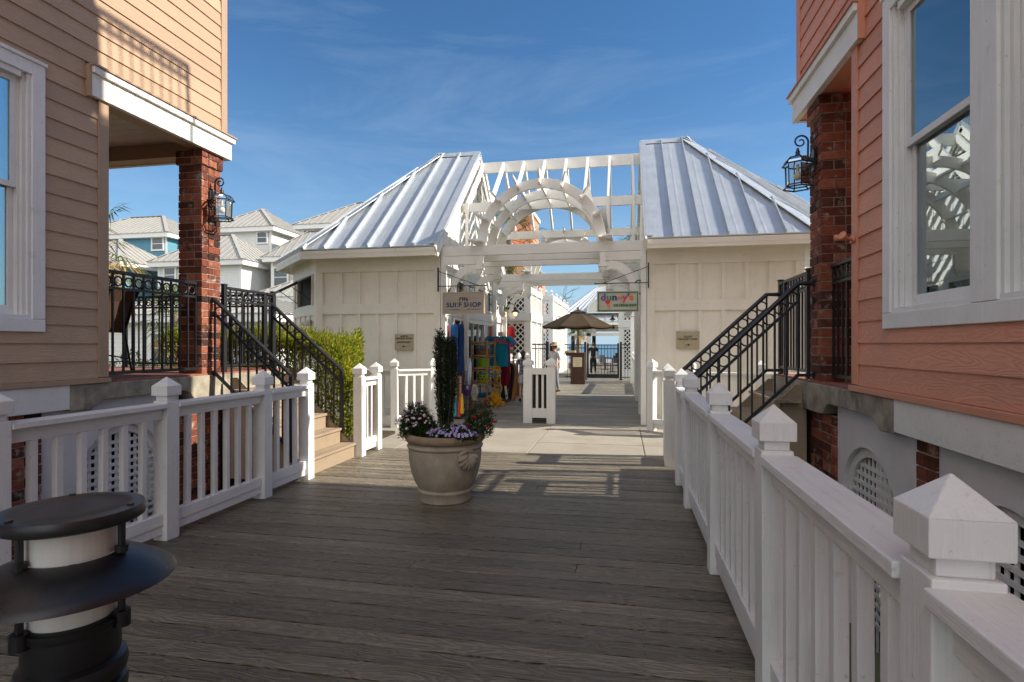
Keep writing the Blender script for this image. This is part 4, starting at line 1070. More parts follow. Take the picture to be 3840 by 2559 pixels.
# ------------------------------------------------------------------ wall lanterns on the brick columns
def lantern(label,xw,y,sg):
    """xw: wall plane, sg: direction away from the wall along x"""
    p=thing('wall_lantern',label,'lantern',(xw,y,3.1),0,'black wall lanterns on the brick columns')
    cx=xw+sg*.150;ap=R(30)
    V=lambda o,z:(xw+sg*o,y,z)
    b=B();b.prism([(xw,y-.035,3.12),(xw,y+.035,3.12),(xw,y+.035,3.30),(xw,y,3.34),(xw,y-.035,3.30)],(sg*.022,0,0));b.tube([V(.0,3.345),V(.011,3.37)],.006,6);build(b,'back_plate',mIron,p,bevel=.004)
    pts=[V(.02,3.235),V(.055,3.235),V(.062,3.26),V(.06,3.385)]
    c0,z0=.125,3.40
    for k in range(30):
        a=PI-k*.30;r=.066-.0017*k*1.05
        if r<.012:break
        pts.append(V(c0+r*math.cos(a)*1.0,z0+r*math.sin(a)))
    b=B();n=len(pts);b.tube(pts,[.0095-.0035*i/n for i in range(n)],8);build(b,'scroll_arm',mIron,p,smooth=True)
    b=B();b.lathe([(.006,.245),(.012,.235),(.012,.222),(.022,.205),(.016,.19),(.03,.172),(.042,.16)],(cx,y,3.10),16);build(b,'finial',mIron,p,smooth=True)
    hexv=lambda r,z,k:(cx+r*math.cos(ap+k*PI/3),y+r*math.sin(ap+k*PI/3),3.10+z)
    b=B()   # domed hexagonal cap ribs, rims, posts, base
    for k in range(6):
        for q in range(4):
            r=[.042,.085,.112,.125,.13];z=[.162,.15,.125,.10,.088]
            b.bar(hexv(r[q],z[q],k),hexv(r[q+1],z[q+1],k),.009,.009)
        b.bar(hexv(.136,.088,k),hexv(.136,.088,k+1),.013,.012);b.bar(hexv(.110,.082,k),hexv(.103,-.105,k),.009,.009,up=(1,0,0))
        b.bar(hexv(.104,-.107,k),hexv(.104,-.107,k+1),.011,.011);b.bar(hexv(.126,-.132,k),hexv(.126,-.132,k+1),.012,.012);b.bar(hexv(.104,-.107,k),hexv(.126,-.132,k),.01,.01,up=(0,1,0))
    build(b,'cage',mIron,p,bevel=.001)
    b=B()
    for k in range(6):
        b.face([hexv(.107,.08,k),hexv(.107,.08,k+1),hexv(.101,-.103,k+1),hexv(.101,-.103,k)])
        for q in range(4):b.face([hexv(r[q]-.003,z[q]-.003,k),hexv(r[q]-.003,z[q]-.003,k+1),hexv(r[q+1]-.003,z[q+1]-.003,k+1),hexv(r[q+1]-.003,z[q+1]-.003,k)])
    build(b,'glass',mGlassL,p)
    b=B();b.lathe([(.014,.09),(.016,.03)],(cx,y,3.10),10);build(b,'socket',plain('ivory',(.6,.55,.42)),p)
    b=B();b.lathe([(.012,.032),(.02,.015),(.034,-.01),(.036,-.03),(.026,-.052),(.004,-.06)],(cx,y,3.10),16);build(b,'bulb',plain('opal_bulb',(.75,.70,.55),.25),p,smooth=True)
lantern('black hexagonal wall lantern on the sunlit left brick column',-4.762,5.86,1)
lantern('black hexagonal wall lantern on the shaded right brick column',1.762,5.72,-1)

# small bracket and hook on the salmon house
p=thing('light_mount','salmon painted double floodlight mount on the corner board of the salmon house','bracket',(1.72,4.70,2.30))
b=B();b.tube([(1.722,4.71,2.30),(1.70,4.71,2.30)],.032,12);build(b,'base',mSalT,p,smooth=True,auto=40)
b=B();b.tube([(1.705,4.71,2.30),(1.665,4.73,2.31)],.011,8);b.tube([(1.70,4.70,2.295),(1.66,4.66,2.30)],.011,8);build(b,'arm',mSalT,p)
for q,d in(((1.655,4.735,2.312),(-.045,.03,.012)),((1.65,4.65,2.30),(-.04,-.03,.02))):
    b=B();q=Vector(q);d=Vector(d);b.tube([q-d*.3,q+d*.4,q+d*1.0],[.014,.018,.030],12);build(b,'lamp_holder',mSalT,p,smooth=True,auto=40)
b=B();b.tube([(1.98,5.3,3.93),(1.98,5.3,3.86)]+[(1.98,5.3+.025-.025*math.cos(t*.4),3.86-.025*math.sin(t*.4)) for t in range(1,11)],.006,6);tag(build(b,'ceiling_hook',mIron,at=(1.98,5.3,3.93)),'small black hook hanging under the salmon porch ceiling','hook')

# ------------------------------------------------------------------ bollard light in the foreground
bx,by=-1.335,1.165
p=thing('bollard_light','black louvred bollard light at the left edge of the deck, closest to the camera','bollard',(bx,by,0))
mBol=M('bollard_black',(.012,.012,.014),.36,.0,.25,14,.12,160,spec=.5,dirt=.25,dcol=(.09,.085,.08),ds=5)
z=0
b=B();b.lathe([(.118,0),(.118,.02),(.098,.03),(.098,.50)],(bx,by,0),40);
prof=[(.098,.50)]
for k in range(4):
    z0=.50+k*.058;prof+=[(.098,z0),(.112,z0+.008),(.116,z0+.03),(.112,z0+.048),(.098,z0+.054)]
prof+=[(.101,.74),(.101,.815)]
b.lathe(prof,(bx,by,0),48);build(b,'base',mBol,p,smooth=True,auto=35)
b=B();b.lathe([(.106,.806),(.110,.812),(.110,.828),(.100,.834)],(bx,by,0),48);build(b,'collar',mBol,p,smooth=True,auto=35)
mDiff=N('opal_diffuser');cc=mDiff.coord('Object',(9,9,1.));mDiff.bsdf(mDiff.mix(mDiff.noise(cc,6,3),(.62,.60,.55),(.82,.81,.77)),.35,0,None,.5,Transmission_Weight=.0,Subsurface_Weight=.3);mDiff=mDiff.m
b=B();b.lathe([(.094,.832),(.094,.925)],(bx,by,0),48);build(b,'lower_diffuser',mDiff,p,smooth=True,auto=35)
b=B();b.lathe([(.094,.985),(.094,1.075)],(bx,by,0),48);build(b,'upper_diffuser',mDiff,p,smooth=True,auto=35)
b=B();b.lathe([(.097,.985),(.112,.982),(.160,.962),(.205,.934),(.220,.922),(.222,.917),(.216,.917),(.16,.950),(.105,.972),(.097,.974),(.097,.985)],(bx,by,0),64,False);build(b,'shade',mBol,p,smooth=True,auto=35)
b=B();b.lathe([(.10,1.066),(.146,1.066),(.152,1.070),(.1535,1.078),(.1535,1.092),(.150,1.098),(.132,1.100),(.118,1.1005),(.112,1.098),(.06,1.099),(.001,1.1)],(bx,by,0),64);build(b,'cap',mBol,p,smooth=True,auto=35)
for k in range(3):
    a=R(-41+60)+k*2*PI/3;x,y=bx+.112*math.cos(a),by+.112*math.sin(a)
    b=B();b.tube([(x,y,.815),(x,y,1.07)],.0085,10);b.tube([(x,y,.80),(x,y,.838)],.020,12);b.tube([(x,y,.984),(x,y,1.0)],.015,10);build(b,'rod',mBol,p,smooth=True,auto=35)
    x,y=bx+.132*math.cos(a),by+.132*math.sin(a)
    b=B();b.lathe([(.008,1.1),(.008,1.1035),(.004,1.104)],(x,y,0),12);build(b,'screw',mIronG,p)

# ------------------------------------------------------------------ planter and its plants
px,py=-1.69,5.27
def PZ(b):b.v=[(x,y,z*1.12) for x,y,z in b.v]
mPot=M('cast_stone_pot',(.43,.365,.275),.85,0,.2,7,.35,70,dirt=.6,dcol=(.15,.115,.075),ds=3.,dst=(1,1,.5),spec=.2)
mPotR=M('cast_stone_rim',(.30,.22,.14),.85,0,.3,9,.4,60,dirt=.7,dcol=(.08,.06,.035),ds=4)
p=thing('stone_planter','large weathered cast stone planter on the deck, full of flowers','planter',(px,py,0))
b=B();b.lathe([(.235,0),(.25,.012),(.252,.07),(.262,.082),(.268,.095),(.262,.108),(.255,.115),(.290,.165),(.325,.25),(.345,.34),(.352,.42),(.350,.455),(.362,.462),(.368,.474),(.362,.486),(.349,.492),(.345,.505)],(px,py,0),64);PZ(b);build(b,'pot_body',mPot,p,smooth=True,auto=40)
b=B();b.lathe([(.345,.503),(.372,.515),(.386,.54),(.380,.568),(.36,.582),(.335,.578),(.32,.555),(.315,.50)],(px,py,0),64,False);PZ(b);build(b,'rim',mPotR,p,smooth=True)
b=B();b.lathe([(.318,.53),(.001,.545)],(px,py,0),32);PZ(b);build(b,'soil',M('potting_soil',(.03,.022,.015),.95,0,.4,20,.8,40),p)
a=R(-38);fx,fy=math.cos(a),math.sin(a);tx,ty=-fy,fx
b=B();pc=Vector((px,py,0))
for k in range(7):
    t=(k-3)/3;ang=-PI/2+t*1.35
    root=Vector((fx*.352,fy*.352,.435))
    tip=root+Vector((tx*.11*math.sin(t*1.35),ty*.11*math.sin(t*1.35),-.125*math.cos(t*1.25)))
    q=[pc+root.lerp(tip,u)+Vector((fx,fy,0))*(.012+.022*math.sin(PI*u)) for u in(0,.25,.5,.75,.95,1.05)]
    b.tube(q,[.008,.017,.023,.026,.022,.008],10)
b.tube([pc+Vector((fx*.355+tx*s_*.10,fy*.355+ty*s_*.10,.435+.03*math.cos(s_*2))) for s_ in(-1,-.5,0,.5,1)],[.012,.02,.022,.02,.012],10)
PZ(b);build(b,'shell_ornament',mPot,p,smooth=True)

def leaf(b,c,d,up,L,w,bend=.15,col=0):
    """one leaf blade: two quads folded a little"""
    c=Vector(c);d=Vector(d).normalized();s_=d.cross(Vector(up))
    if s_.length<1e-4:s_=d.orthogonal()
    s_.normalize();n=s_.cross(d)
    m=c+d*L*.5+n*L*bend*.5;e=c+d*L
    b._add([c,m+s_*w/2,e,m-s_*w/2],[(0,1,2,3)])
def rv(z0=-1,z1=1):
    while True:
        v=Vector((rnd.uniform(-1,1),rnd.uniform(-1,1),rnd.uniform(-1,1)))
        if .05<v.length<1:return v.normalized()
tp=thing('topiary_shrub','tall dark columnar evergreen shrub growing from the middle of the planter','shrub',(px,py,.60))
stems=B();lv=B()
cols=[]
for k in range(15):
    a=rnd.uniform(0,2*PI);r0=.035*math.sqrt(rnd.random());r1=.115*math.sqrt(rnd.random())
    hx=math.cos(a)*r1;hy=math.sin(a)*r1
    top=1.66 if hx<0.0 else 1.60
    top-=rnd.uniform(0,.10)+abs(hx)*.25
    pts=[]
    for q in range(8):
        u=q/7;f=min(1,u*1.9)**.8
        pts.append(Vector((px-.0+math.cos(a)*r0*(1-f)+hx*f+rnd.uniform(-.008,.008)-.01,py+math.sin(a)*r0*(1-f)+hy*f,.60+(top-.60)*u)))
    stems.tube(pts,[.009-.0065*i/7 for i in range(8)],5);cols.append(pts)
for pts in cols:
    for n_ in range(800):
        u=rnd.random()**.75;i=min(6,int(u*7));f=u*7-i
        c=pts[i].lerp(pts[i+1],f)
        if c.z<.72 and rnd.random()<.75:continue
        o=rv();o.z*=.5;c=c+o*rnd.uniform(.008,.036)
        d=(o+Vector((0,0,.9))).normalized();leaf(lv,c,d,rv(),rnd.uniform(.014,.026),rnd.uniform(.008,.013))
build(stems,'stems',M('shrub_stem',(.10,.08,.055),.9,0,.3,30),tp);build(lv,'foliage',mTopi,tp)
def petals(b,c,n,r,up,cup=.25):
    up=Vector(up).normalized();a=up.orthogonal().normalized();e=up.cross(a);c=Vector(c)
    for k in range(n):
        t=2*PI*k/n+rnd.random()*.3
        d=a*math.cos(t)+e*math.sin(t);s_=up.cross(d)
        b._add([c,c+d*r*.6+s_*r*.42+up*r*cup*.5,c+d*r+up*r*cup,c+d*r*.6-s_*r*.42+up*r*cup*.5],[(0,1,2,3)])
mF1=m_leaf('petal_white_pink',(.80,.74,.78),(.72,.42,.56),.3,.6);mF2=m_leaf('petal_lilac',(.34,.20,.62),(.72,.68,.86),.3,.6);mF3=m_leaf('petal_red',(.22,.004,.015),(.42,.015,.03),.25,.6)
def flowerbed(name,label,cx,cy,z0,rx,ry,h,nl,nf,mf,fr,np_,lean=(0,0),fz=.75,lw=.012,ll=.05,clump=1,stalk=True):
    t=thing(name,label,'flowers',(cx,cy,z0));fo=B();fl=B();st=B()
    for k in range(nl):
        a=rnd.uniform(0,2*PI);q=math.sqrt(rnd.random());u=rnd.random()
        s_=(1-.35*u)
        c=Vector((cx+rx*q*math.cos(a)*s_+lean[0]*u,cy+ry*q*math.sin(a)*s_+lean[1]*u,z0+h*u*(1-.55*q*q)))
        d=Vector((math.cos(a)*.8,math.sin(a)*.8,rnd.uniform(.1,1.2)))+rv()*.5
        leaf(fo,c,d,rv(),rnd.uniform(.5,1.2)*ll,lw*rnd.uniform(.7,1.3),.3)
    for k in range(nf):
        a=rnd.uniform(0,2*PI);q=math.sqrt(rnd.random())
        c=Vector((cx+rx*1.03*q*math.cos(a)+lean[0],cy+ry*1.03*q*math.sin(a)+lean[1],z0+h*(1.02-fz*q*q)*rnd.uniform(.72,1.08)))
        if stalk:st.tube([Vector((cx+rx*.5*q*math.cos(a),cy+ry*.5*q*math.sin(a),z0)),(c+Vector((cx,cy,z0)))/2+Vector((0,0,h*.12)),c],.0018,4)
        up=Vector((math.cos(a)*.6*q,math.sin(a)*.6*q-.35,.8))+rv()*.35
        for j in range(clump):
            petals(fl,c+rv()*fr*(.9 if clump>1 else 0),np_,fr*rnd.uniform(.8,1.2),up+rv()*.3)
    build(fo,'foliage',mFol,t)
    if stalk:build(st,'stalks',mFol,t)
    build(fl,'blooms',mf,t)
flowerbed('flowering_plant','bushy white and pale pink flowers on the left of the planter',px-.23,py-.04,.60,.20,.22,.34,3000,150,mF1,.0135,5,(-.05,-.02),.55,.009,.05)
flowerbed('flowering_plant','low lilac and white pansies along the front and right of the planter rim',px+.13,py-.17,.615,.235,.15,.13,2200,210,mF2,.0150,5,(0,-.03),.55,.022,.04,1,False)
flowerbed('flowering_plant','loose dark red flowers leaning out on the right of the planter',px+.27,py+.06,.60,.16,.2,.36,1900,24,mF3,.010,6,(.07,0),.6,.008,.055,9)

# ------------------------------------------------------------------ hedge beside the left steps
struct(build(B().box(-7.1,-3.76,7.42,8.98,-.1,.05),'planting_bed',M('bark_mulch',(.06,.04,.025),.95,0,.4,16,.8,30)))
hd=thing('clipped_hedge','bushy yellow-green hedge behind the left stair handrail','hedge',(-5.1,8.2,.05))
fo=B();br=B()
def hz(x):   # top of hedge
    return 1.74-.13*max(0,(x+5.0))-1.1*max(0,x+4.35)-.08*abs(math.sin(x*2.3))
def inside():
    y=rnd.uniform(7.48,8.5);x=rnd.uniform(-6.95,-3.86-.42*(y-7.9)*(y>7.9));return x,y
for k in range(26000):
    x,y=inside();zt=hz(x)-.35*max(0,abs(y-8.18)-.40)**1.2*1.6
    r=rnd.random()
    if r<.55:z=zt-abs(rnd.gauss(0,.10))
    else:
        z=rnd.uniform(.15,zt)
        if rnd.random()<.75:   # push to a side face
            if rnd.random()<.75:y=7.5+abs(rnd.gauss(0,.06))
            else:x=-3.86-.42*max(0,y-7.9)-abs(rnd.gauss(0,.07))
    o=Vector((rnd.gauss(0,.5),rnd.gauss(0,.5),1.0 if z>zt-.2 else .55))
    if y<7.6:o.y-=.6
    if x>-3.95:o.x+=.6
    leaf(fo,(x,y,z),o,rv(),rnd.uniform(.045,.085),rnd.uniform(.02,.034),.2)
for k in range(260):
    x,y=inside();zt=hz(x)-.35*max(0,abs(y-8.18)-.40)**1.2*1.6-.03;hh=rnd.uniform(.05,.19);lean=Vector((rnd.gauss(0,.12),rnd.gauss(0,.12),1))
    q0=Vector((x,y,zt));br.tube([q0,q0+lean*hh],[.003,.0015],4)
    for j in range(9):
        u=j/8;leaf(fo,q0+lean*hh*u,Vector((math.cos(j*2.4),math.sin(j*2.4),.9+u)),rv(),rnd.uniform(.04,.065)*(1.1-.4*u),rnd.uniform(.016,.024),.2)
for k in range(60):
    x,y=inside();br.tube([(x,y,.0),(x+rnd.uniform(-.1,.1),y+rnd.uniform(-.1,.1),hz(x)*.55),(x+rnd.uniform(-.15,.15),y,hz(x)*.9)],[.012,.008,.003],5)
build(br,'branches',M('hedge_branch',(.12,.08,.05),.9,0,.3,30),hd);build(fo,'foliage',mHedge,hd)

# ------------------------------------------------------------------ bar chair on the left porch
cx,cy,f=-6.02,5.60,FL
T=Matrix.Translation((cx,cy,f))@Matrix.Rotation(R(180),4,'Z')@Matrix.Scale(.76,4)    # chair faces local +x
p=thing('bar_chair','tall dark bar chair with a brown sling seat on the left porch','chair',(cx,cy,f))
mSling=M('brown_sling',(.065,.034,.018),.7,0,.15,8,.3,160);mCh=M('chair_frame',(.02,.016,.014),.4,.3,.2,10)
for sy in(-.25,.25):
    b=B();b.tube([(.22,sy*1.05,0),(.20,sy,.68)],.016,8);build(b.xf(T),'leg',mCh,p)
    b=B();b.tube([(-.30,sy*1.05,0),(-.18,sy,.66)],.016,8);build(b.xf(T),'leg',mCh,p)
    b=B();b.tube([(.24,sy,.67),(-.16,sy,.64),(-.24,sy,.80),(-.33,sy,1.10),(-.45,sy,1.30),(-.53,sy,1.36)],[.017,.017,.018,.02,.022,.024],8);build(b.xf(T),'side_rail',mCh,p,smooth=True)
    b=B();b.tube([(.20,sy*1.08,.68),(.19,sy*1.08,.92),(.10,sy*1.08,.95),(-.28,sy*1.08,.93)],.016,8);build(b.xf(T),'armrest',mCh,p,smooth=True)
b=B()
for a_,c_ in(((.22,-.26,.25),(.22,.26,.25)),((-.27,-.26,.18),(-.27,.26,.18)),((.21,-.26,.28),(-.26,-.26,.22)),((.21,.26,.28),(-.26,.26,.22))):b.tube([a_,c_],.012,6)
build(b.xf(T),'footrest',mCh,p)
prof=[(.24,.67),(.05,.635),(-.14,.63),(-.235,.80),(-.325,1.10),(-.44,1.29)]
b=B()
for i in range(len(prof)-1):
    (a_,z0),(c_,z1)=prof[i],prof[i+1];b._add([(a_,-.24,z0),(c_,-.24,z1),(c_,.24,z1),(a_,.24,z0)],[(0,1,2,3)])
build(b.xf(T),'sling',mSling,p,solid=.008)
# ------------------------------------------------------------------ goods in front of the surf shop
mBam=M('bamboo',(.34,.20,.075),.5,0,.3,9,.25,40,(1,1,1),dirt=.5,dcol=(.12,.06,.025),ds=8)
def rack(label,x0,x1,y0,y1,H,levels):
    p=thing('bamboo_rack',label,'shelf',((x0+x1)/2,(y0+y1)/2,0),0,'bamboo ladder racks of beach goods')
    for x in(x0,x1):
        for y in(y0,y1):
            b=B();pts=[];rr=[]
            n=14
            for k in range(n+1):
                z=H*k/n;pts+= [(x,y,z-.004),(x,y,z+.004)];rr+=[.0235,.0235]
                if k<n:pts.append((x,y,z+H/n/2));rr.append(.0195)
            b.tube(pts,rr,8);build(b,'pole',mBam,p,smooth=True)
    for z in levels:
        b=B()
        for dz in(0,.055):
            b.tube([(x0-.03,y0,z+dz),(x1+.03,y0,z+dz)],.014,7)
            b.tube([(x0-.03,y1,z+dz),(x1+.03,y1,z+dz)],.014,7)
        b.tube([(x1,y0-.03,z+.03),(x1,y1+.03,z+.03)],.015,7);b.tube([(x0,y0-.03,z+.03),(x0,y1+.03,z+.03)],.015,7);build(b,'rung',mBam,p,smooth=True)
        b=B()
        for k in range(9):
            y=y0+(y1-y0)*(k+.5)/9;b.tube([(x0,y,z+.068),(x1,y,z+.068)],.011,6)
        build(b,'shelf',mBam,p,smooth=True)
    return p
rack('near bamboo ladder rack holding buckets and a wicker basket by the shop door',-3.50,-3.13,12.95,13.75,1.60,(.16,.52,.88,1.18,1.50))
rack('far bamboo ladder rack behind the orange bodyboard',-3.40,-3.08,15.45,16.0,1.58,(.25,.60,.95,1.28,1.50))
def bucket(label,x,y,z,r,h,mat,handle=None,name='bucket',rim=None,extra=None):
    p=thing(name,label,'bucket',(x,y,z),0,'buckets and tubs on the bamboo rack')
    b=B();b.lathe([(r*.82,0),(r,h),(r*.96,h),(r*.78,.012)],(x,y,z),28);build(b,'tub',mat,p,smooth=True,auto=40)
    b=B();b.ring((x,y,z+h),(0,0,1),r*1.0,.009,28,6);build(b,'rim',rim or mat,p,smooth=True)
    b=B()
    for s_ in(-1,1):b.tube([(x-.045,y+s_*r*.98,z+h*.72),(x-.045,y+s_*r*1.1,z+h*.76),(x+.045,y+s_*r*1.1,z+h*.76),(x+.045,y+s_*r*.98,z+h*.72)],.008,6)
    build(b,'handle',handle or mat,p)
    if extra:
        b=B()
        for k in range(26):
            a=2*PI*k/13+(.24 if k>12 else 0);zz=.35 if k<13 else .7
            rr=r*(.82+.18*zz)+.001;c=Vector((x+rr*math.cos(a),y+rr*math.sin(a),z+h*zz));nn=Vector((math.cos(a),math.sin(a),-.12)).normalized();e=nn.orthogonal();g=nn.cross(e)
            b.prism([c+(e*math.cos(t*PI/4)+g*math.sin(t*PI/4))*.016 for t in range(8)],nn*.0015)
        build(b,'polka_dots',extra,p)
    return p
lime=plain('lime_plastic',(.22,.48,.02),.35);yel=plain('yellow_plastic',(.75,.42,.01),.4);blu=plain('blue_plastic',(.01,.14,.38),.35);teal=plain('teal_plastic',(.01,.33,.38),.35);red=plain('red_plastic',(.60,.03,.02),.4);purp=plain('purple_plastic',(.09,.025,.20),.4);oran=plain('orange_plastic',(.75,.22,.02),.4);grn=plain('green_plastic',(.03,.50,.05),.4)
bucket('plain lime green tub on the middle shelf of the near bamboo rack',-3.315,13.33,.96,.165,.21,lime)
bucket('lime tub with dark polka dots on the lower shelf of the near bamboo rack',-3.315,13.33,.60,.165,.20,plain('lime_yellow',(.38,.46,.02),.35),None,'bucket',teal,mBlk)
mWick=M('wicker',(.33,.20,.09),.8,0,.4,60,.9,120)
def basket(label,x,y,z,r0,r1,h):
    p=thing('wicker_basket',label,'basket',(x,y,z),0,'wicker baskets by the surf shop')
    b=B();nn=int(h/.017)
    for k in range(nn):
        u=(k+.5)/nn;r=r0+(r1-r0)*u
        b.tube([(x+(r+.006*math.sin(14*2*PI*q/56+PI*(k%2)))*math.cos(2*PI*q/56),y+(r+.006*math.sin(14*2*PI*q/56+PI*(k%2)))*math.sin(2*PI*q/56),z+h*u) for q in range(56)],.0095,5,closed=True)
    build(b,'weave',mWick,p,smooth=True)
    b=B();b.ring((x,y,z+h),(0,0,1),r1,.015,28,6);build(b,'rim',mWick,p,smooth=True)
    b=B();b.lathe([(r0*.97,.0),(r0*.97,.01)],(x,y,z),24);build(b,'bottom',mWick,p)
basket('shallow wicker basket on the upper shelf of the near bamboo rack',-3.315,13.34,1.26,.15,.19,.15)
basket('deep wicker basket of beach balls on the boards past the far rack',-3.14,16.55,.0,.20,.25,.40)
def simple(name,label,cat,b,mat,at,group=None,**k):
    return tag(build(b,name,mat,at=at,**k),label,cat,group)
def ball(label,x,y,z,r,c1,c2):
    p=thing('beach_ball',label,'ball',(x,y,z),0,'beach balls in the wicker basket')
    for par_ in(0,1):
        b=B()
        for k in range(par_,6,2):
            for i in range(8):
                for j in range(4):
                    def q(i,j):
                        t=PI*i/8;a=2*PI*(k+j/4)/6;return(x+r*math.sin(t)*math.cos(a),y+r*math.sin(t)*math.sin(a),z+r*math.cos(t))
                    b.face([q(i,j),q(i+1,j),q(i+1,j+1),q(i,j+1)])
        build(b,'panels',c1 if par_ else c2,p,smooth=True)
ball('beach ball with blue and yellow panels, topmost in the wicker basket',-3.12,16.50,.58,.13,blu,yel)
ball('beach ball with white and blue stripes at the front of the wicker basket',-3.05,16.42,.43,.10,plain('white_vinyl',(.7,.7,.7)),blu)
ball('beach ball with green and red panels at the left of the wicker basket',-3.28,16.44,.44,.10,grn,red)
# boxed toys on the rack's top shelf and sand toys below
p=thing('toy_box','blue printed toy box on the top basket of the near bamboo rack','box',(-3.30,13.3,1.42))
b=B();b.box(-3.44,-3.18,13.12,13.50,1.415,1.51);build(b,'carton',blu,p,bevel=.004)
b=B();b.tube([(-3.30+.07*math.cos(PI*k/10),13.118,1.425+.06*math.sin(PI*k/10)) for k in range(11)],.008,6);build(b,'printed_rainbow',yel,p)
b=B()
for k in range(3):b.lathe([(.09-.01*k,0),(.12-.01*k,.09)],(-3.32+.02*k,13.12+.2*k,.235+.0*k),20)
simple('sand_bucket_stack','blue sand buckets with yellow rims on the lowest shelf of the near rack','buckets',b,blu,(-3.3,13.3,.235),smooth=True,auto=40)
def netbag(label,x,y,z,mats):
    p=thing('toy_bag',label,'bag',(x,y,z),0,'net bags of yellow sand toys')
    for i,m in enumerate(mats):
        b=B()
        for k in range(6):
            b.lathe([(.03,0),(.05,.07),(.055,.08)],(x+rnd.uniform(-.08,.08),y+rnd.uniform(-.08,.08),z+.02+rnd.uniform(0,.20)),10)
            q=Vector((x+rnd.uniform(-.07,.07),y+rnd.uniform(-.07,.07),z+.05+rnd.uniform(0,.2)));b.tube([q,q+rv()*.12],[.012,.02],6)
        build(b,'sand_toys',m,p)
    b=B()
    for k in range(12):
        a=2*PI*k/12
        b.tube([(x+.11*math.cos(a+u*1.2)*math.sin(.3+2.5*u*.9),y+.11*math.sin(a+u*1.2)*math.sin(.3+2.5*u*.9),z+.36*u) for u in(0,.2,.4,.6,.8,1)],.003,4)
        b.tube([(x+.11*math.cos(a-u*1.2)*math.sin(.3+2.5*u*.9),y+.11*math.sin(a-u*1.2)*math.sin(.3+2.5*u*.9),z+.36*u) for u in(0,.2,.4,.6,.8,1)],.003,4)
    b.tube([(x,y,z+.34),(x,y,z+.46)],.004,4);build(b,'net',yel,p)
netbag('yellow net bag of sand toys hanging on the middle right side of the near rack',-3.03,13.50,.62,[yel,plain('sky_plastic',(.03,.3,.6))])
netbag('orange-yellow net bag of sand toys on the floor at the foot of the near rack',-3.02,13.30,.0,[plain('amber_plastic',(.72,.30,.01)),yel])
netbag('yellow net bag with blue scoops at the lower right of the near rack',-3.02,13.62,.22,[blu,yel])
simple('foam_block','small yellow foam block on the boards beside the near rack','block',B().box(-2.98,-2.86,13.55,13.70,0,.10),plain('amber_plastic',(.72,.30,.01)),(-2.92,13.6,0),bevel=.012)

def tshirt(b,cx,cy,zt,w,h,th=.05,sl=.17,drop=.16):
    """front faces -y; boxy hanging tee with short sleeves and wavy hem"""
    n=18;rows=14
    def P(i,j,sd):
        u=i/n*2-1;v=j/rows
        hw=w/2*(1-.04*math.sin(v*3))*(1+.05*v)
        sh=.06*w*abs(u)**1.5 if v==0 else .06*w*abs(u)**1.5*(1-v)
        neck=.07*max(0,1-(u/.32)**2)*(1-v)**8 if sd<0 else .025*max(0,1-(u/.32)**2)*(1-v)**8
        y=cy+sd*(th*(.35+.65*math.cos(u*PI/2)**.6 if abs(u)<1 else .35)*.6+.010*math.sin(u*9+v*3)*v)
        return(cx+u*hw,y,zt-sh-neck-h*v-(.012*math.sin(u*7) if j==rows else 0))
    for sd in(-1,1):
        vs=[P(i,j,sd) for j in range(rows+1) for i in range(n+1)];fs=[]
        for j in range(rows):
            for i in range(n):
                a=j*(n+1)+i;f=(a,a+1,a+n+2,a+n+1);fs.append(f if sd<0 else f[::-1])
        b._add(vs,fs)
    for j in range(rows):
        for i in(0,n):
            b.face([P(i,j,-1),P(i,j,1),P(i,j+1,1),P(i,j+1,-1)])
    for s_ in(-1,1):
        x0=cx+s_*w/2*.97;z0=zt-.06*w
        t=[(x0,cy,z0-.02),(x0+s_*sl*.55,cy-.01,z0-.10),(x0+s_*sl*.9,cy-.015,z0-.19)]
        b.tube(t,[.085,.075,.07],12,cap=False)
    return b
p=thing('shirt_stand','wooden T-stand base with a steel pole holding the turquoise sale shirt','stand',(-3.13,14.55,0))
b=B();b.box(-3.42,-2.90,14.45,14.65,0,.05);build(b,'base',M('stand_wood',(.10,.05,.03),.6,0,.3,12),p,bevel=.005)
b=B();b.tube([(-3.16,14.55,.05),(-3.16,14.55,1.78)],.014,10);build(b,'pole',plain('steel_pole',(.5,.5,.48),.3,metal=.8),p)
b=B();b.tube([(-3.40,14.55,1.66),(-3.16,14.55,1.74),(-2.92,14.55,1.66)],.011,8);build(b,'crossbar',plain('steel_pole',(.5,.5,.48)),p)
b=B();b.box(-3.22,-3.10,14.54,14.56,1.74,1.83);build(b,'price_card',plain('card',(.45,.42,.36)),p)
p=thing('sale_shirt','turquoise T-shirt with the word SALE pinned in red across the chest','shirt',(-3.16,14.5,.95),0,'shirts hung on the stand')
mTq=fab('turquoise',(.006,.20,.30))
build(tshirt(B(),-3.16,14.47,1.73,.46,.80),'shirt_body',mTq,p,smooth=True,auto=60)
text('SALE',.20,plain('sale_red',(.50,.03,.03)),p,FACE(-3.135,14.415,1.585),bold=.004,sx=.92)
b=B()
for k in range(14):
    x=-2.86+rnd.uniform(-.04,.05);z=1.52+rnd.uniform(-.08,.10);b.tube([(x,14.40,z),(x+.03,14.36,z-.07)],.008,4)
build(b,'pink_fringe',plain('pink',(.60,.02,.20)),p)
p=thing('pink_shirt','magenta T-shirt hung behind the turquoise sale shirt','shirt',(-3.22,14.72,.9),0,'shirts hung on the stand');build(tshirt(B(),-3.22,14.72,1.72,.55,.75),'shirt_body',fab('magenta',(.35,.02,.22)),p,smooth=True,auto=60)
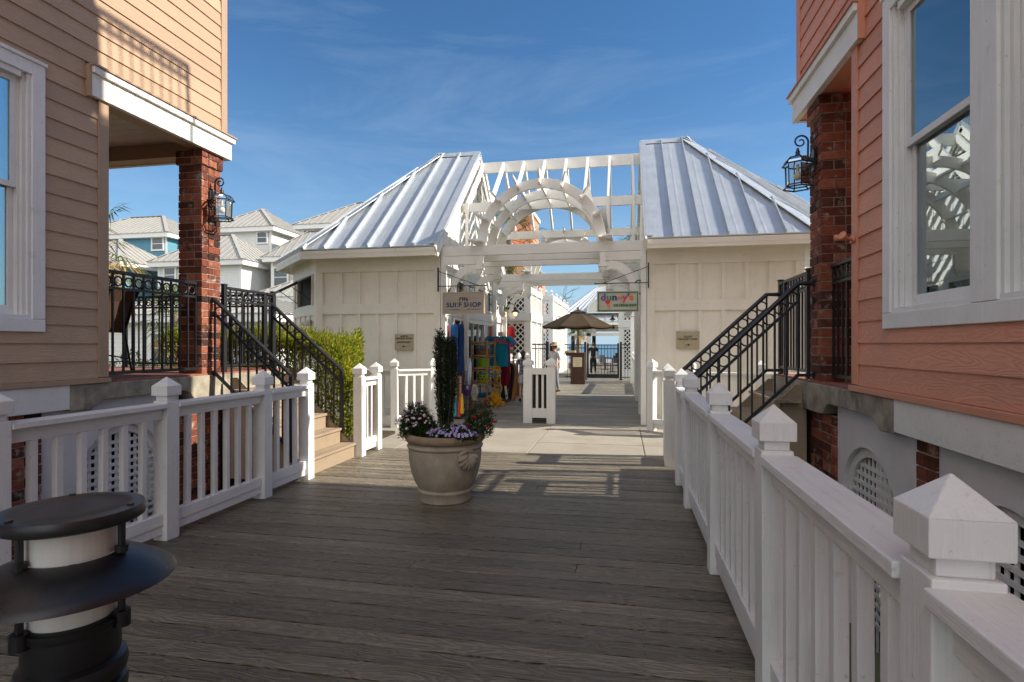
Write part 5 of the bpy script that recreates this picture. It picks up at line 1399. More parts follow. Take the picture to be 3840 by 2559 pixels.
b=B();b.sheet(lambda u,v:(-3.42+.50*u,14.66+.025*math.sin(u*22)*(.4+v),.97-.60*v),30,6);o=simple('beach_towel','dark red towel hanging below the sale shirt on the stand','towel',b,fab('crimson',(.22,.01,.03)),(-3.17,14.66,.37),smooth=True,solid=.01)
def board(label,x,y,lean,rz,L,w,mat,group,t=.05,deck=None):
    p=thing('bodyboard',label,'bodyboard',(x,y,0),rz,group)
    prof=[(-w*.42,0),(-w*.5,.08*L),(-w*.5,.55*L),(-w*.44,.80*L),(-w*.30,.95*L),(-w*.12,L),(w*.12,L),(w*.30,.95*L),(w*.44,.80*L),(w*.5,.55*L),(w*.5,.08*L),(w*.42,0)]
    Mx=Matrix.Rotation(lean,4,'X')
    b=B();b.prism([(a,0,z) for a,z in prof],(0,t,0));b.xf(Mx);build(b,'foam_core',mat,p,local=True,bevel=.008)
    b=B();b.prism([(a*.93,-.004,z*.96+.02*L) for a,z in prof],(0,.0035,0));b.xf(Mx);build(b,'deck_skin',deck or mat,p,local=True)
    b=B();b.ring((0,-.012,L*.82),(0,1,0),.03,.006,14,5);b.xf(Mx);build(b,'leash_plug',mBlk,p,local=True)
BG='bodyboards leaning by the sale shirt'
board('orange bodyboard leaning in front of the others beside the sale shirt',-2.985,14.98,R(-9),R(-52),.98,.44,plain('orange_skin',(.42,.15,.03),.6),BG,.05,plain('orange_deck',(.68,.29,.07),.6,dirt=.4,dcol=(.75,.5,.3),ds=9))
board('dark navy bodyboard right behind the orange one',-3.10,15.06,R(-9),R(-50),.98,.44,plain('navy_skin',(.015,.02,.05),.6),BG,.05)
board('black bodyboard with yellow edge at the back of the row',-3.22,15.12,R(-8),R(-48),1.0,.44,plain('amber_plastic',(.72,.30,.01)),BG,.04,mBlk)
p=thing('price_tag','white price tag hanging from the dark bodyboards','tag',(-3.0,14.5,.3));b=B();b.prism([(-3.02,14.42,.42),(-2.97,14.42,.43),(-2.92,14.42,.10),(-2.98,14.42,.09)],(0,.004,0));build(b,'card',plain('card_white',(.7,.7,.68)),p)
b=B();b.box(-2.975,-2.945,14.418,14.4195,.13,.20);build(b,'barcode',mBlk,p)
# hanging garments beside the door
def garment(label,x,y,zt,w,h,mat,name='rash_guard'):
    p=thing(name,label,'garment',(x,y,zt-h),0,'swim garments hanging beside the surf shop door')
    b=B();b.lathe([(.03,0),(w*.40,-.03),(w*.5,-.10),(w*.50,-.35*h),(w*.44,-.6*h),(w*.5,-.85*h),(w*.46,-h),(w*.4,-h)],(x,y,zt),24,True,.55,1.);build(b,'body',mat,p,smooth=True,auto=60)
    b=B();b.tube([(x,y,zt-.01),(x,y,zt+.08),(x,y+.03,zt+.12),(x,y+.0,zt+.15)],.004,6);b.tube([(x,y-w*.35,zt-.02),(x,y,zt+.05),(x,y+w*.35,zt-.02)],.006,6);build(b,'hanger',plain('hanger_white',(.7,.7,.7)),p)
garment('bright blue swim float hanging left of the shop door under the sign',-3.42,11.28,1.93,.26,.62,fab('sky_blue',(.03,.14,.38)))
garment('long navy swim garment hanging right against the shop door',-3.36,11.55,1.95,.24,1.02,fab('navy',(.012,.035,.13)))
garment('thin dark red garment hanging at the shop corner behind the blue float',-3.50,11.08,1.90,.10,.6,fab('brick_red',(.28,.03,.03)))
p=thing('red_dry_bag','red bag hanging from white cord on the rear post of the surf shop','bag',(-3.30,16.75,1.70));b=B();b.lathe([(.02,.36),(.07,.35),(.12,.30),(.125,.03),(.10,0)],(-3.30,16.75,1.70),20);build(b,'body',fab('bright_red',(.48,.03,.025),.5),p,smooth=True,auto=60)
b=B();b.tube([(-3.36,16.75,2.04),(-3.31,16.75,2.45),(-3.25,16.75,2.04)],.006,5);build(b,'cord',plain('hanger_white',(.7,.7,.7)),p)
# folded beach umbrellas in a wire stand by the door and a wire bin of floats at the corner
def folded(label,x,y,z,h,lx,ly,mat,mat2):
    p=thing('folded_umbrella',label,'umbrella',(x,y,z),0,'folded beach umbrellas by the surf shop door')
    A=Vector((x,y,z));C=Vector((x+lx,y+ly,z+h))
    b=B();b.tube([A,A.lerp(C,.12),A.lerp(C,.5),A.lerp(C,.9),A.lerp(C,.96)],[.02,.045,.052,.035,.012],10);build(b,'canopy',mat,p,smooth=True)
    b=B()
    for k in range(5):
        a=2*PI*k/5;d=Vector((math.cos(a),math.sin(a),0))*.046;b.tube([A.lerp(C,.12)+d*.98,A.lerp(C,.5)+d*1.16,A.lerp(C,.88)+d*.82],[.006,.014,.005],5)
    build(b,'stripes',mat2,p,smooth=True)
    b=B();b.tube([A.lerp(C,.95),C],[.009,.012],6);b.tube([A-Vector((0,0,.02)),A.lerp(C,.05)],.009,6);build(b,'pole',plain('hanger_white',(.7,.7,.7)),p)
wht=plain('hanger_white',(.7,.7,.7));pk=plain('pink_stripe',(.45,.03,.15))
folded('folded beach umbrella in dark pink, leftmost beside the shop door',-3.47,11.62,.42,.80,.02,0,fab('dkpink',(.17,.025,.07)),blu)
folded('folded beach umbrella in navy with red stripes, between the pink and the white one',-3.40,11.72,.42,.80,.03,.0,fab('navy',(.012,.035,.13)),pk)
folded('folded beach umbrella in white and pale blue, leaning to the right',-3.31,11.84,.42,.80,.06,.03,fab('paleblue',(.35,.5,.65)),wht)
folded('folded beach umbrella in blue with pale stripes behind the navy one',-3.45,11.84,.42,.78,.01,.04,fab('midblue',(.04,.15,.42)),wht)
def wirebin(label,x0,x1,y0,y1,z0,z1):
    p=thing('wire_bin',label,'bin',((x0+x1)/2,(y0+y1)/2,z0),0,'wire bins of beach goods outside the surf shop');b=B();r=.0035
    n=8
    for k in range(n+1):
        u=k/n
        for y in(y0,y1):b.tube([(x0+(x1-x0)*u,y,z0),(x0+(x1-x0)*u,y,z1)],r,4)
        for x in(x0,x1):b.tube([(x,y0+(y1-y0)*u,z0),(x,y0+(y1-y0)*u,z1)],r,4)
        b.tube([(x0+(x1-x0)*u,y0,z0),(x0+(x1-x0)*u,y1,z0)],r,4)
    for k in range(5):
        z=z0+(z1-z0)*k/4;b.tube([(x0,y0,z),(x1,y0,z),(x1,y1,z),(x0,y1,z)],r*1.3,4,closed=True)
    build(b,'wire_mesh',mIron,p)
wirebin('tall wire bin of wooden and plastic toys left of the shop door',-3.54,-3.18,10.98,11.40,.02,.95)
wirebin('wire bin holding the folded beach umbrellas',-3.56,-3.25,11.54,11.98,.04,.62)
G='rolled beach mats in the tall wire bin'
for k in range(4):
    x=-3.47+.075*k;simple('beach_mat','rolled tan beach mat standing in the tall wire bin','mat',B().tube([(x,11.06+.05*(k%2),.06),(x,11.06+.05*(k%2),.86+.04*(k%3))],.033,12),M('straw_mat',(.45,.29,.15),.8,0,.3,40),(x,11.06,.05),G)
G='toy guns'
for c,mm,x,z,l in(('blue',teal,-3.30,.06,'turquoise water squirter standing at the front of the tall wire bin'),('red',red,-3.22,.05,'red water squirter standing at the front right of the tall wire bin'),('yellow',yel,-3.16,.12,'yellow water squirter standing right of the tall wire bin')):
    b=B();b.tube([(x,10.95,z),(x,10.95,z+.09),(x,10.95,z+.10),(x,10.95,z+.30),(x,10.95,z+.33),(x,10.95,z+.40)],[.04,.042,.034,.03,.016,.013],12);simple('water_squirter',l,'toy',b,mm,(x,10.95,z),'water squirters by the shop door',smooth=True,auto=40)
p=thing('wind_sock','bright green folded kite hanging at the top of the wire bin','kite',(-3.50,10.95,.92));b=B();b.prism([(-3.56,10.94,.96),(-3.47,10.94,1.16),(-3.40,10.94,1.08),(-3.42,10.94,.86),(-3.50,10.94,.82)],(0,.015,0));build(b,'sail',plain('neon_green',(.03,.62,.05)),p)
b=B()
for k in range(5):b.tube([(-3.45+.03*k,10.95,.86),(-3.46+.035*k,10.955,.62-.03*(k%2))],.009,5)
build(b,'tails',grn,p)
p=thing('purple_bag','purple mesh bag with a white tag hanging on the umbrella bin','bag',(-3.22,11.5,.45));b=B();b.prism([(-3.32,11.49,.48),(-3.28,11.49,.66),(-3.16,11.49,.66),(-3.13,11.49,.52),(-3.21,11.49,.40)],(0,.05,0));build(b,'body',purp,p,bevel=.015)
b=B();b.box(-3.23,-3.18,11.486,11.4885,.56,.64);build(b,'label',wht,p)
p=thing('net_sack','white net sack hanging beside the purple bag','bag',(-3.06,11.6,.4));b=B()
for k in range(8):
    a=2*PI*k/8
    for sg in(1,-1):b.tube([(-3.08+.07*math.cos(a+sg*u*2)*math.sin(.4+2.4*u),11.62+.07*math.sin(a+sg*u*2)*math.sin(.4+2.4*u),.32+.34*u) for u in(0,.2,.4,.6,.8,1)],.0035,4)
build(b,'net',plain('rope',(.6,.55,.45)),p)
# ------------------------------------------------------------------ podium, market umbrella, iron gate at the end of the alley
mPod=M('podium_brown',(.065,.028,.014),.55,0,.2,6,.25,40,(14,14,1))
p=thing('host_podium','dark brown wooden podium with a cream notice under the market umbrella','podium',(-1.66,21.7,0))
b=B();b.box(-1.93,-1.40,21.5,21.95,0,1.16);build(b,'cabinet',mPod,p,bevel=.006)
b=B();b.box(-1.93,-1.85,21.48,21.499,.02,1.15);b.box(-1.48,-1.40,21.48,21.499,.02,1.15);b.box(-1.85,-1.48,21.48,21.499,.02,.12);b.box(-1.85,-1.48,21.48,21.499,.60,.64)
b.prism([(-1.85,21.48,1.15),(-1.85,21.48,1.02)]+[(-1.665-.185*math.cos(PI*k/10),21.48,1.02+.08*math.sin(PI*k/10)) for k in range(1,10)]+[(-1.48,21.48,1.02),(-1.48,21.48,1.15)],(0,.019,0))
for k in range(1,7):b.box(-1.85+.053*k-.003,-1.85+.053*k+.003,21.493,21.499,.12,.60)
build(b,'front_panel',mPod,p,bevel=.002)
b=B();b.box(-2.16,-1.38,21.42,21.98,1.16,1.20);build(b,'top_shelf',mPod,p,bevel=.006)
b=B();b.box(-2.12,-1.94,21.46,21.9,1.08,1.159);build(b,'shelf_bracket',mPod,p)
b=B();b.box(-1.845,-1.50,21.474,21.479,.66,1.02);nb=build(b,'notice',plain('notice_cream',(.62,.52,.34)),p)
for s_,z,sz in(('Welcome to the',.965,.036),('GRAND PAVILION',.915,.040),('at',.875,.03),('Wild Dunes Resort',.83,.036),('Please wait',.775,.028),('to be seated',.74,.028),('GP',.695,.036)):text(s_,sz,mBlk,p,FACE(-1.672,21.473,z),ext=.001)
p2=thing('menu_box','flat cream box on the left of the podium top','box',(-2.0,21.7,1.2));b=B();b.box(-2.15,-1.75,21.5,21.75,1.201,1.27);build(b,'carton',plain('cream_box',(.60,.45,.22)),p2,bevel=.004)
b=B()
for x in(-2.07,-1.86):b.ring((x,21.498,1.235),(0,1,0),.02,.004,12,5)
build(b,'handle',mBronze,p2)
p=thing('market_umbrella','large brown market umbrella open over the podium','umbrella',(-1.72,22.35,0))
mUmb=N('umbrella_canvas');u_=mUmb
u_.bsdf(u_.mix(u_.noise(u_.coord('Object'),2.5,4),(.036,.025,.015),(.078,.054,.031)),.9,0,u_.bump(u_.noise(u_.coord('Object'),90,3),.3,.004),.15);mUmb=u_.m
ux,uy=-1.72,22.35;n=8;rr=1.36
b=B();V=[]
for k in range(n):
    a=2*PI*(k+.5)/n;V.append((math.cos(a)*1.06,math.sin(a)*1.06))
steps_=[(.07,2.80),(.45,2.68),(.95,2.43),(rr,2.22)]
for k in range(n):
    c0,c1=V[k],V[(k+1)%n]
    for i in range(3):
        (r0,z0),(r1,z1)=steps_[i],steps_[i+1]
        m=4
        for j in range(m):
            def q(r,z,t):
                x=c0[0]*(1-t)+c1[0]*t;y=c0[1]*(1-t)+c1[1]*t;sag=.045*math.sin(PI*t)*(r/rr)
                return(ux+x*r,uy+y*r,z-sag)
            b.face([q(r0,z0,j/m),q(r1,z1,j/m),q(r1,z1,(j+1)/m),q(r0,z0,(j+1)/m)])
    m=4
    for j in range(m):
        a0,a1=q(rr,2.22,j/m),q(rr,2.22,(j+1)/m)
        b.face([a0,(a0[0],a0[1],a0[2]-.05),(a1[0],a1[1],a1[2]-.05),a1])
build(b,'canopy',mUmb,p,solid=.006)
b=B();V2=[(ux+.34*v[0],uy+.34*v[1],2.755) for v in V];ap=(ux,uy,2.885)
for k in range(n):b.face([ap,V2[k],V2[(k+1)%n]])
build(b,'vent_cap',mUmb,p,solid=.006)
b=B();b.lathe([(.02,2.86),(.035,2.89),(.03,2.92),(.04,2.95),(.03,2.98),(.005,2.995)],(ux,uy,0),12);build(b,'finial',mPod,p,smooth=True)
b=B();b.tube([(ux,uy,.02),(ux,uy,2.86)],.025,12);build(b,'pole',mPod,p,smooth=True,auto=40)
for k in range(n):
    b=B();b.bar((ux,uy,2.74),(ux+V[k][0]*rr*.97,uy+V[k][1]*rr*.97,2.205),.02,.025);b.bar((ux,uy,2.12),(ux+V[k][0]*.75,uy+V[k][1]*.75,2.47),.014,.018);build(b,'rib',mPod,p)
b=B();b.lathe([(.30,.0),(.30,.06),(.06,.09),(.05,.3)],(ux,uy,0.01),24);build(b,'base',mIron,p)

def picket_panel(par,x0,x1,y,z0,z1,dz=(.10,.16),nm='panel',axis='x',sp=.125):
    P=lambda t,z:(t,y,z) if axis=='x' else (y,t,z)
    b=B();L=abs(x1-x0)
    for zz in(z1-.02,z1-.16,z0+.12):
        b=B();b.bar(P(x0,zz),P(x1,zz),.035,.035);build(b,'rail',mIron,par)
    n=max(1,int(L/sp))
    for k in range(1,n+1):
        b=B();t=x0+(x1-x0)*k/(n+1);b.bar(P(t,z0+.04),P(t,z1),.019,.019,up=(1,0,0) if axis=='x' else (0,1,0));build(b,'picket',mIron,par)
p=thing('iron_fence','black iron picket fence with a gate across the end of the alley','fence',(-.8,24.4,0))
for x in(-1.57,-.07):
    b=B();b.box(x-.045,x+.045,24.36,24.45,0,1.60);b.box(x-.08,x+.08,24.32,24.49,.004,.03);build(b,'post',mIron,p,bevel=.004)
    b=B();b.pyramid(x-.055,x+.055,24.35,24.46,1.60,1.63);build(b,'post_cap',mIron,p)
picket_panel(p,-2.45,-1.62,24.4,0,1.52);picket_panel(p,-.02,.46,24.4,0,1.52)
b=B();b.box(-1.50,-1.42,24.38,24.43,.09,1.56);b.box(-.22,-.14,24.38,24.43,.09,1.56);b.box(-1.42,-.22,24.38,24.43,.09,.24);b.box(-1.42,-.22,24.385,24.425,1.47,1.51);b.box(-1.42,-.22,24.385,24.425,1.31,1.345)
for k in range(1,9):x=-1.42+1.2*k/9;b.box(x-.010,x+.010,24.395,24.415,.24,1.47)
g=build(b,'gate_leaf',mIron,p,bevel=.002)
b=B();b.box(-.30,-.20,24.35,24.378,.95,1.15);build(b,'latch_box',mIron,g)
p=thing('iron_fence','short black iron fence between the two white lattice enclosures','fence',(-2.6,18.1,0))
picket_panel(p,-2.88,-2.42,18.08,0,1.53)
b=B();b.box(-2.42,-2.33,18.03,18.12,0,1.60);build(b,'post',mIron,p);b=B();b.box(-2.30,-2.14,18.05,18.11,.06,1.54);b.box(-2.25,-2.20,18.03,18.13,1.1,1.45);build(b,'gate_edge',mIron,p)

# ------------------------------------------------------------------ white lattice enclosures along the alley
mWs=M('band_white',(.76,.765,.755),.55,0,.06,3)  # even cool white used on the floor bands
def lattice(b,P,w,h,sp=.155,st=.038,th=.012):
    """diagonal lattice; P(u,v,o) maps panel coords"""
    def line(u0,v0,u1,v1,o):
        d=Vector((u1-u0,v1-v0));L=d.length
        if L<.02:return
        n=Vector((-d.y,d.x))/L*st/2
        q=[(u0+n.x,v0+n.y),(u1+n.x,v1+n.y),(u1-n.x,v1-n.y),(u0-n.x,v0-n.y)]
        a=Vector(P(0,0,o+th))-Vector(P(0,0,o));b.prism([P(x,y,o) for x,y in q],a)
    k=-h
    while k<w:
        for sg in(0,1):
            u0,u1=max(k,0),min(k+h,w);v0,v1=u0-k,u1-k
            if u1>u0:
                if sg==0:line(u0,v0,u1,v1,0)
                else:line(w-u0,v0,w-u1,v1,th+.001)
        k+=sp*1.414
def frame(b,P,w,h,t=.07,o0=-.02,o1=.03):
    def bx(u0,u1,v0,v1):
        a=Vector(P(0,0,o1))-Vector(P(0,0,o0));b.prism([P(u0,v0,o0),P(u1,v0,o0),P(u1,v1,o0),P(u0,v1,o0)],a)
    bx(0,t,0,h);bx(w-t,w,0,h);bx(t,w-t,0,t);bx(t,w-t,h-t,h)
def finial(par,x,y,z):
    b=B();b.box(x-.055,x+.055,y-.055,y+.055,z,z+.13);b.box(x-.07,x+.07,y-.07,y+.07,z+.13,z+.16);b.pyramid(x-.07,x+.07,y-.07,y+.07,z+.16,z+.24);build(b,'finial',mW,par)
def louvers(b,P,w,h,sp=.065):
    v=.03
    while v<h-.02:
        c=Vector(P(0,v,0));e=Vector(P(w,v,0));o=Vector(P(0,0,1))-Vector(P(0,0,0))
        b.bar(c,e,.055,.012,up=(o*.75+Vector((0,0,.65))));v+=sp
def enclosure(label,xc,y0,y1,xw,lat0,bays_,zl,name='lattice_building',sg=1):
    """corner at (xc,y0); +x*sg face runs to y1; -y face runs away from the alley to xw"""
    p=thing(name,label,'enclosure',(xc,y0,0),0)
    Zt=3.20
    b=B();b.box(min(xc,xw),max(xc,xw),y0+.10,y1,2.29,2.51);b.box(min(xc,xw)+.1,max(xc,xw)-.1,y0+.25,y1-.1,0,.1);build(b,'floor_band',mWs,p)
    for bb in((xc-.02*sg,xw,y0-.02,y0+.099,2.27,2.53),(xc-.12*sg,xc+.025*sg,y0-.024,y1,2.271,2.529),(xc-.0,xw,y0-.01,y0+.1,Zt-.03,Zt+.16),(xc-.12*sg,xc+.015*sg,y0-.011,y1,Zt-.031,Zt+.161),(xc-.0,xw,y0-.01,y0+.1,0,.35)):
        b=B();b.box(*bb);build(b,'trim_band',mWx,p,bevel=.004)
    b=B();b.box(xc-.17*sg,xc,y0-.005,y0+.17,.0,3.17);b.box(xw,xw+.14*sg,y0-.005,y0+.13,0,3.17);build(b,'corner_post',mWz,p,bevel=.004)
    # -y face lattice
    x0=min(xc-.17*sg,xw+.14*sg);w=abs((xc-.17*sg)-(xw+.14*sg))
    for z0,h in((.36,1.90),(2.54,.62)):
        P=lambda u,v,o,z0=z0:(x0+u,y0+.05+o*1.0,z0+v)
        f=B();frame(f,P,w,h,.06);fo=build(f,'lattice_frame',mWz,p)
        l=B();lattice(l,P,w,h,lat0);build(l,'lattice',mWz,fo)
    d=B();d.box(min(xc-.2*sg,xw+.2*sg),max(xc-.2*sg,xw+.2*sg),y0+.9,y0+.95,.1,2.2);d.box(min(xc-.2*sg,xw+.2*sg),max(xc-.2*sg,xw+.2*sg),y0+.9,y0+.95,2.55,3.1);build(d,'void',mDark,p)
    # alley face bays
    L=(y1-y0-.2)/bays_
    for k in range(bays_):
        ya=y0+.17+k*L
        b=B();b.box(xc-.10*sg,xc,ya+L-.13,ya+L,0,3.17);build(b,'bay_post',mWz,p)
        b=B();b.box(xc-.09*sg,xc-.06*sg,ya,ya+L-.131,0,2.27);b.box(xc-.09*sg,xc-.06*sg,ya,ya+L-.131,2.53,3.17);build(b,'bay_panel',mWz,p)
        for z0,h in((.25,1.9),(2.60,.5)):
            P=lambda u,v,o,z0=z0,ya=ya:(xc-.055*sg+o*sg,ya+.10+u,z0+v);w2=L-.131-.2
            f=B();frame(f,P,w2,h,.045,0,.03);fo=build(f,'shutter_frame',mWz,p)
            l=B();louvers(l,lambda u,v,o:P(u,v,.012+o),w2,h);build(l,'shutter_louver',mWy,fo)
        finial(p,xc-.05*sg,ya+L-.06,Zt+.16)
    finial(p,xc-.08*sg,y0+.08,Zt+.16);finial(p,(xc+xw)/2,y0+.05,Zt+.16)
    return p
enclosure('white two-tier lattice enclosure right behind the surf shop, wide diamond lattice front',-2.90,18.0,20.6,-4.9,.135,2,0)
e2=enclosure('white two-tier lattice enclosure farther down the alley with a narrow lattice strip',-3.2,26.4,34.0,-3.85,.125,4,0);e2.scale.z=1.135
enclosure('white lattice enclosure beyond the ice cream shop, at the right end of the iron gate',-.17,25.5,30.0,.75,.13,2,0,sg=-1)
p=thing('white_pier','white square pier behind the ice cream shop, left of the small railing','pier',(.55,22.6,0))
b=B();b.box(.30,.70,22.4,22.9,0,2.6);build(b,'shaft',mWz,p,bevel=.006);b=B();b.box(.24,.76,22.34,22.96,2.6,2.84);build(b,'cap',mWx,p,bevel=.006)
railing('far white railing along the right edge of the alley before the iron gate',[(.42,17.4),(.42,19.0),(.42,20.6),(.42,22.2)],(mWy,mWz),RG)
railing('far white railing left of the alley below the lattice enclosure',[(-3.42,17.1),(-3.25,17.7),(-2.98,17.75)],(mWx,mWz),RG)

# ------------------------------------------------------------------ pavilion at the seaward end
p=thing('pavilion','open white seaside pavilion with a metal roof, half-round louvre and railed cupola','pavilion',(-.8,38,0))
x0,x1,y0,y1,ez=-4.2,3.2,36.,48.,3.35
b=B();rid=[(-1.9,40.5,5.55),(.6,40.5,5.55),(.6,43.5,5.55),(-1.9,43.5,5.55)];E4=[(x0,y0,ez),(x1,y0,ez),(x1,y1,ez),(x0,y1,ez)]
b._add(E4+rid,[(0,1,5,4),(1,2,6,5),(2,3,7,6),(3,0,4,7),(4,5,6,7),(3,2,1,0)]);rf=build(b,'roof',mRoof,p)
b=B()
for a,c,e,g in((0,1,4,5),(3,0,7,4)):
    A,C,Ee,G=[Vector(v) for v in(E4[a],E4[c],rid[e-4],rid[g-4])]
    for k in range(1,22):
        t=k/22;q0=A.lerp(C,t);q1=Ee.lerp(G,t);b.bar(q0+Vector((0,0,.02)),q1+Vector((0,0,.02)),.05,.05)
build(b,'roof_seam',mRoof,rf)
b=B();b.box(-1.7,.4,40.8,43.2,5.55,6.15);build(b,'cupola',mWx,p)
b=B()
for xx in(-1.75,-.95,-.15,.45):b.box(xx-.05,xx+.05,40.7,40.8,5.56,6.5)
b.box(-1.8,.5,40.72,40.78,6.38,6.46);b.box(-1.8,.5,40.72,40.78,5.72,5.8)
for k in range(6):
    a=-1.75+.375*k;b.bar((a,40.75,5.78),(a+.375,40.75,6.4),.03,.04,up=(0,1,0));b.bar((a,40.75,6.4),(a+.375,40.75,5.78),.03,.04,up=(0,1,0))
build(b,'cupola_railing',mWx,p)
# half round louvred dormer
b=B();cxp=-1.02;rr=1.12
b.prism([(cxp+rr*math.cos(PI*k/20),35.6,3.52+.95*math.sin(PI*k/20)) for k in range(21)],(0,2.6,0));do=build(b,'dormer',mWx,p)
b=B();b.tube([(cxp+rr*math.cos(PI*k/20),35.58,3.52+.95*math.sin(PI*k/20)) for k in range(21)],.07,6);b.box(cxp-rr,cxp+rr,35.52,35.62,3.46,3.56);build(b,'dormer_trim',mW,do)
b=B()
for k in range(11):
    z=3.6+.075*k;q=1-((z-3.52)/.95)**2
    if q>.05:w_=rr*math.sqrt(q)-.1;b.bar((cxp-w_,35.57,z),(cxp+w_,35.57,z),.05,.02,up=(0,-.6,.7))
build(b,'dormer_louver',mWx,do)
b=B();b._add([(-2.3,35.0,2.95),(1.1,35.0,2.95),(1.1,35.9,3.42),(-2.3,35.9,3.42),(-2.3,35.0,2.9),(1.1,35.0,2.9),(1.1,35.9,3.37),(-2.3,35.9,3.37)],[(0,1,2,3),(7,6,5,4),(0,4,5,1)])
po=build(b,'entry_roof',mRoof,p)
b=B()
for k in range(9):x=-2.2+.4*k;b.bar((x,35.0,2.975),(x,35.9,3.445),.04,.04)
build(b,'entry_seam',mRoof,po)
for bb in((-2.3,1.1,35.05,35.2,2.72,2.9),(-4.2,3.2,35.9,36.05,2.05,2.22),(-4.2,3.2,36.06,36.2,3.1,3.36),(-4.2,3.2,47.8,48,2.6,3.36)):
    b=B();b.box(*bb);build(b,'beam',mWx,p)
for x in(-4.1,-2.10,.62,3.1):
    b=B();b.box(x-.13,x+.13,35.9,36.16,0,3.1);build(b,'column',mWz,p)
for x in(-4.1,-2.35,-.1,3.1):
    b=B();b.box(x-.15,x+.15,47.75,48.0,0,3.1);build(b,'column',mBronze,p)
b=B();b.prism([(x,36.02,z) for x,z in [(-1.95,2.23)]+[(-.72-1.22*math.cos(PI*k/16)**1,2.42+.52*math.sin(PI*k/16)) for k in range(17)]+[(.5,2.23),(.5,3.09),(-1.95,3.09)]],(0,.06,0))
build(b,'arch_spandrel',mWx,p)
for sg,cx_ in((1,-1.80),(-1,.36)):
    b=B();b.ring((cx_,36.0,2.38),(0,1,0),.12,.05,18,6);b.ball((cx_,36.0,2.38),.10,10,6,1,.3,1);build(b,'scroll',mW,p,smooth=True)
b=B();b.box(-4.1,3.1,36.2,47.8,3.28,3.33);build(b,'ceiling',M('pavilion_ceiling',(.30,.24,.15),.7),p)
p=thing('ceiling_fan','dark ceiling fan hanging inside the pavilion arch','fan',(-.62,39,2.5))
b=B();b.tube([(-.62,39,3.28),(-.62,39,2.72)],.025,8);build(b,'downrod',mIron,p)
b=B();b.lathe([(.05,.12),(.12,.08),(.12,-.02),(.05,-.07)],(-.62,39,2.64),16);build(b,'motor',mIron,p)
for k in range(5):
    a=2*PI*k/5+.3;b=B();c_,s_=math.cos(a),math.sin(a);b.bar((-.62+.12*c_,39+.12*s_,2.62),(-.62+.72*c_,39+.72*s_,2.60),.14,.012);build(b,'blade',mIron,p)
# tables and chairs as low dark clutter beyond the gate
def table(x,y,label):
    p=thing('patio_table',label,'table',(x,y,0),0,'dark patio tables beyond the gate')
    b=B();b.lathe([(.45,.72),(.45,.75)],(x,y,0),24);build(b,'top',mIron,p);b=B();b.tube([(x,y,.02),(x,y,.72)],.035,8);b.lathe([(.25,.0),(.25,.03)],(x,y,.004),16);build(b,'pedestal',mIron,p)
table(-.55,31.5,'dark round patio table seen through the iron gate');table(-1.0,34.2,'dark round patio table at the pavilion front')
def pchair(x,y,rz,label):
    p=thing('patio_chair',label,'chair',(x,y,0),rz,'dark patio chairs beyond the gate')
    b=B();b.box(-.24,.24,-.24,.22,.42,.46);build(b,'seat',mIron,p,local=True,bevel=.01);b=B();b.box(-.24,.24,.20,.235,.50,.92);build(b,'backrest',mIron,p,local=True,bevel=.01)
    for a in(-.21,.21):
        for c in(-.2,.2):b=B();b.tube([(a,c,0),(a,c,.43)],.014,6);build(b,'leg',mIron,p,local=True)
pchair(-.20,30.7,.3,'dark patio chair at the right of the table beyond the gate');pchair(-.95,31.9,2.2,'dark patio chair at the left of the table beyond the gate')
gooseneck('dark gooseneck lamp on the far lattice enclosure above the brown market umbrella',-3.18,27.3,2.70,.26,0,None,1.2,False)
gooseneck('dark gooseneck lamp on the right enclosure near the iron gate',-.20,25.7,2.75,-.24,0,None,1.1,False)

# ------------------------------------------------------------------ palms
def frond(b,c,az,el,L,drop,wl=.34,nl=30,w0=.03):
    c=Vector(c);h=Vector((math.cos(az),math.sin(az),0));pts=[]
    for k in range(9):
        u=k/8;pts.append(c+h*(L*u*math.cos(el))*(1-.12*u*u)+Vector((0,0,L*u*math.sin(el)-drop*u*u*L)))
    b.tube(pts,[.016*(1-.75*k/8) for k in range(9)],4)
    for k in range(nl):
        u=.12+.88*k/nl;i=min(7,int(u*8));f=u*8-i;q=pts[i].lerp(pts[i+1],f);t=(pts[i+1]-pts[i]).normalized();s_=t.cross(Vector((0,0,1))).normalized()
        for sg in(-1,1):
            d=(s_*sg*.8+t*.75+Vector((0,0,-.15+rnd.uniform(-.25,.2)))).normalized();l=wl*L*(math.sin(PI*min(1,.15+u*.85))**.6+.1)*rnd.uniform(.8,1.1)
            e=q+d*l+Vector((0,0,-.25*l));m=q+d*l*.5;n=d.cross(t).normalized();w=w0*.5;x=t*w
            b._add([q-x*.6,m-x,e,m+x],[(0,1,2,3)])
def fanleaf(b,c,az,el,Ls,R_,n=22):
    """sabal palmetto fan on a petiole"""
    c=Vector(c);h=Vector((math.cos(az)*math.cos(el),math.sin(az)*math.cos(el),math.sin(el)))
    q=c+h*Ls+Vector((0,0,-.12*Ls));b.tube([c,c+h*Ls*.5+Vector((0,0,.02)),q],[.016,.011,.007],4)
    s_=h.cross(Vector((0,0,1))).normalized();up=s_.cross(h)
    for k in range(n):
        t=(k/(n-1)-.5)*3.9;d=(h*math.cos(t)+s_*math.sin(t)+up*rnd.uniform(-.10,.16)).normalized();l=R_*(.62+.38*math.cos(t*.45))*rnd.uniform(.88,1.06)
        m=q+d*l*.55;e=q+d*l+Vector((0,0,-.30*l*rnd.uniform(.5,1.4)));x=d.cross(up).normalized()*.022
        b._add([q,m+x,e,m-x],[(0,1,2,3)])
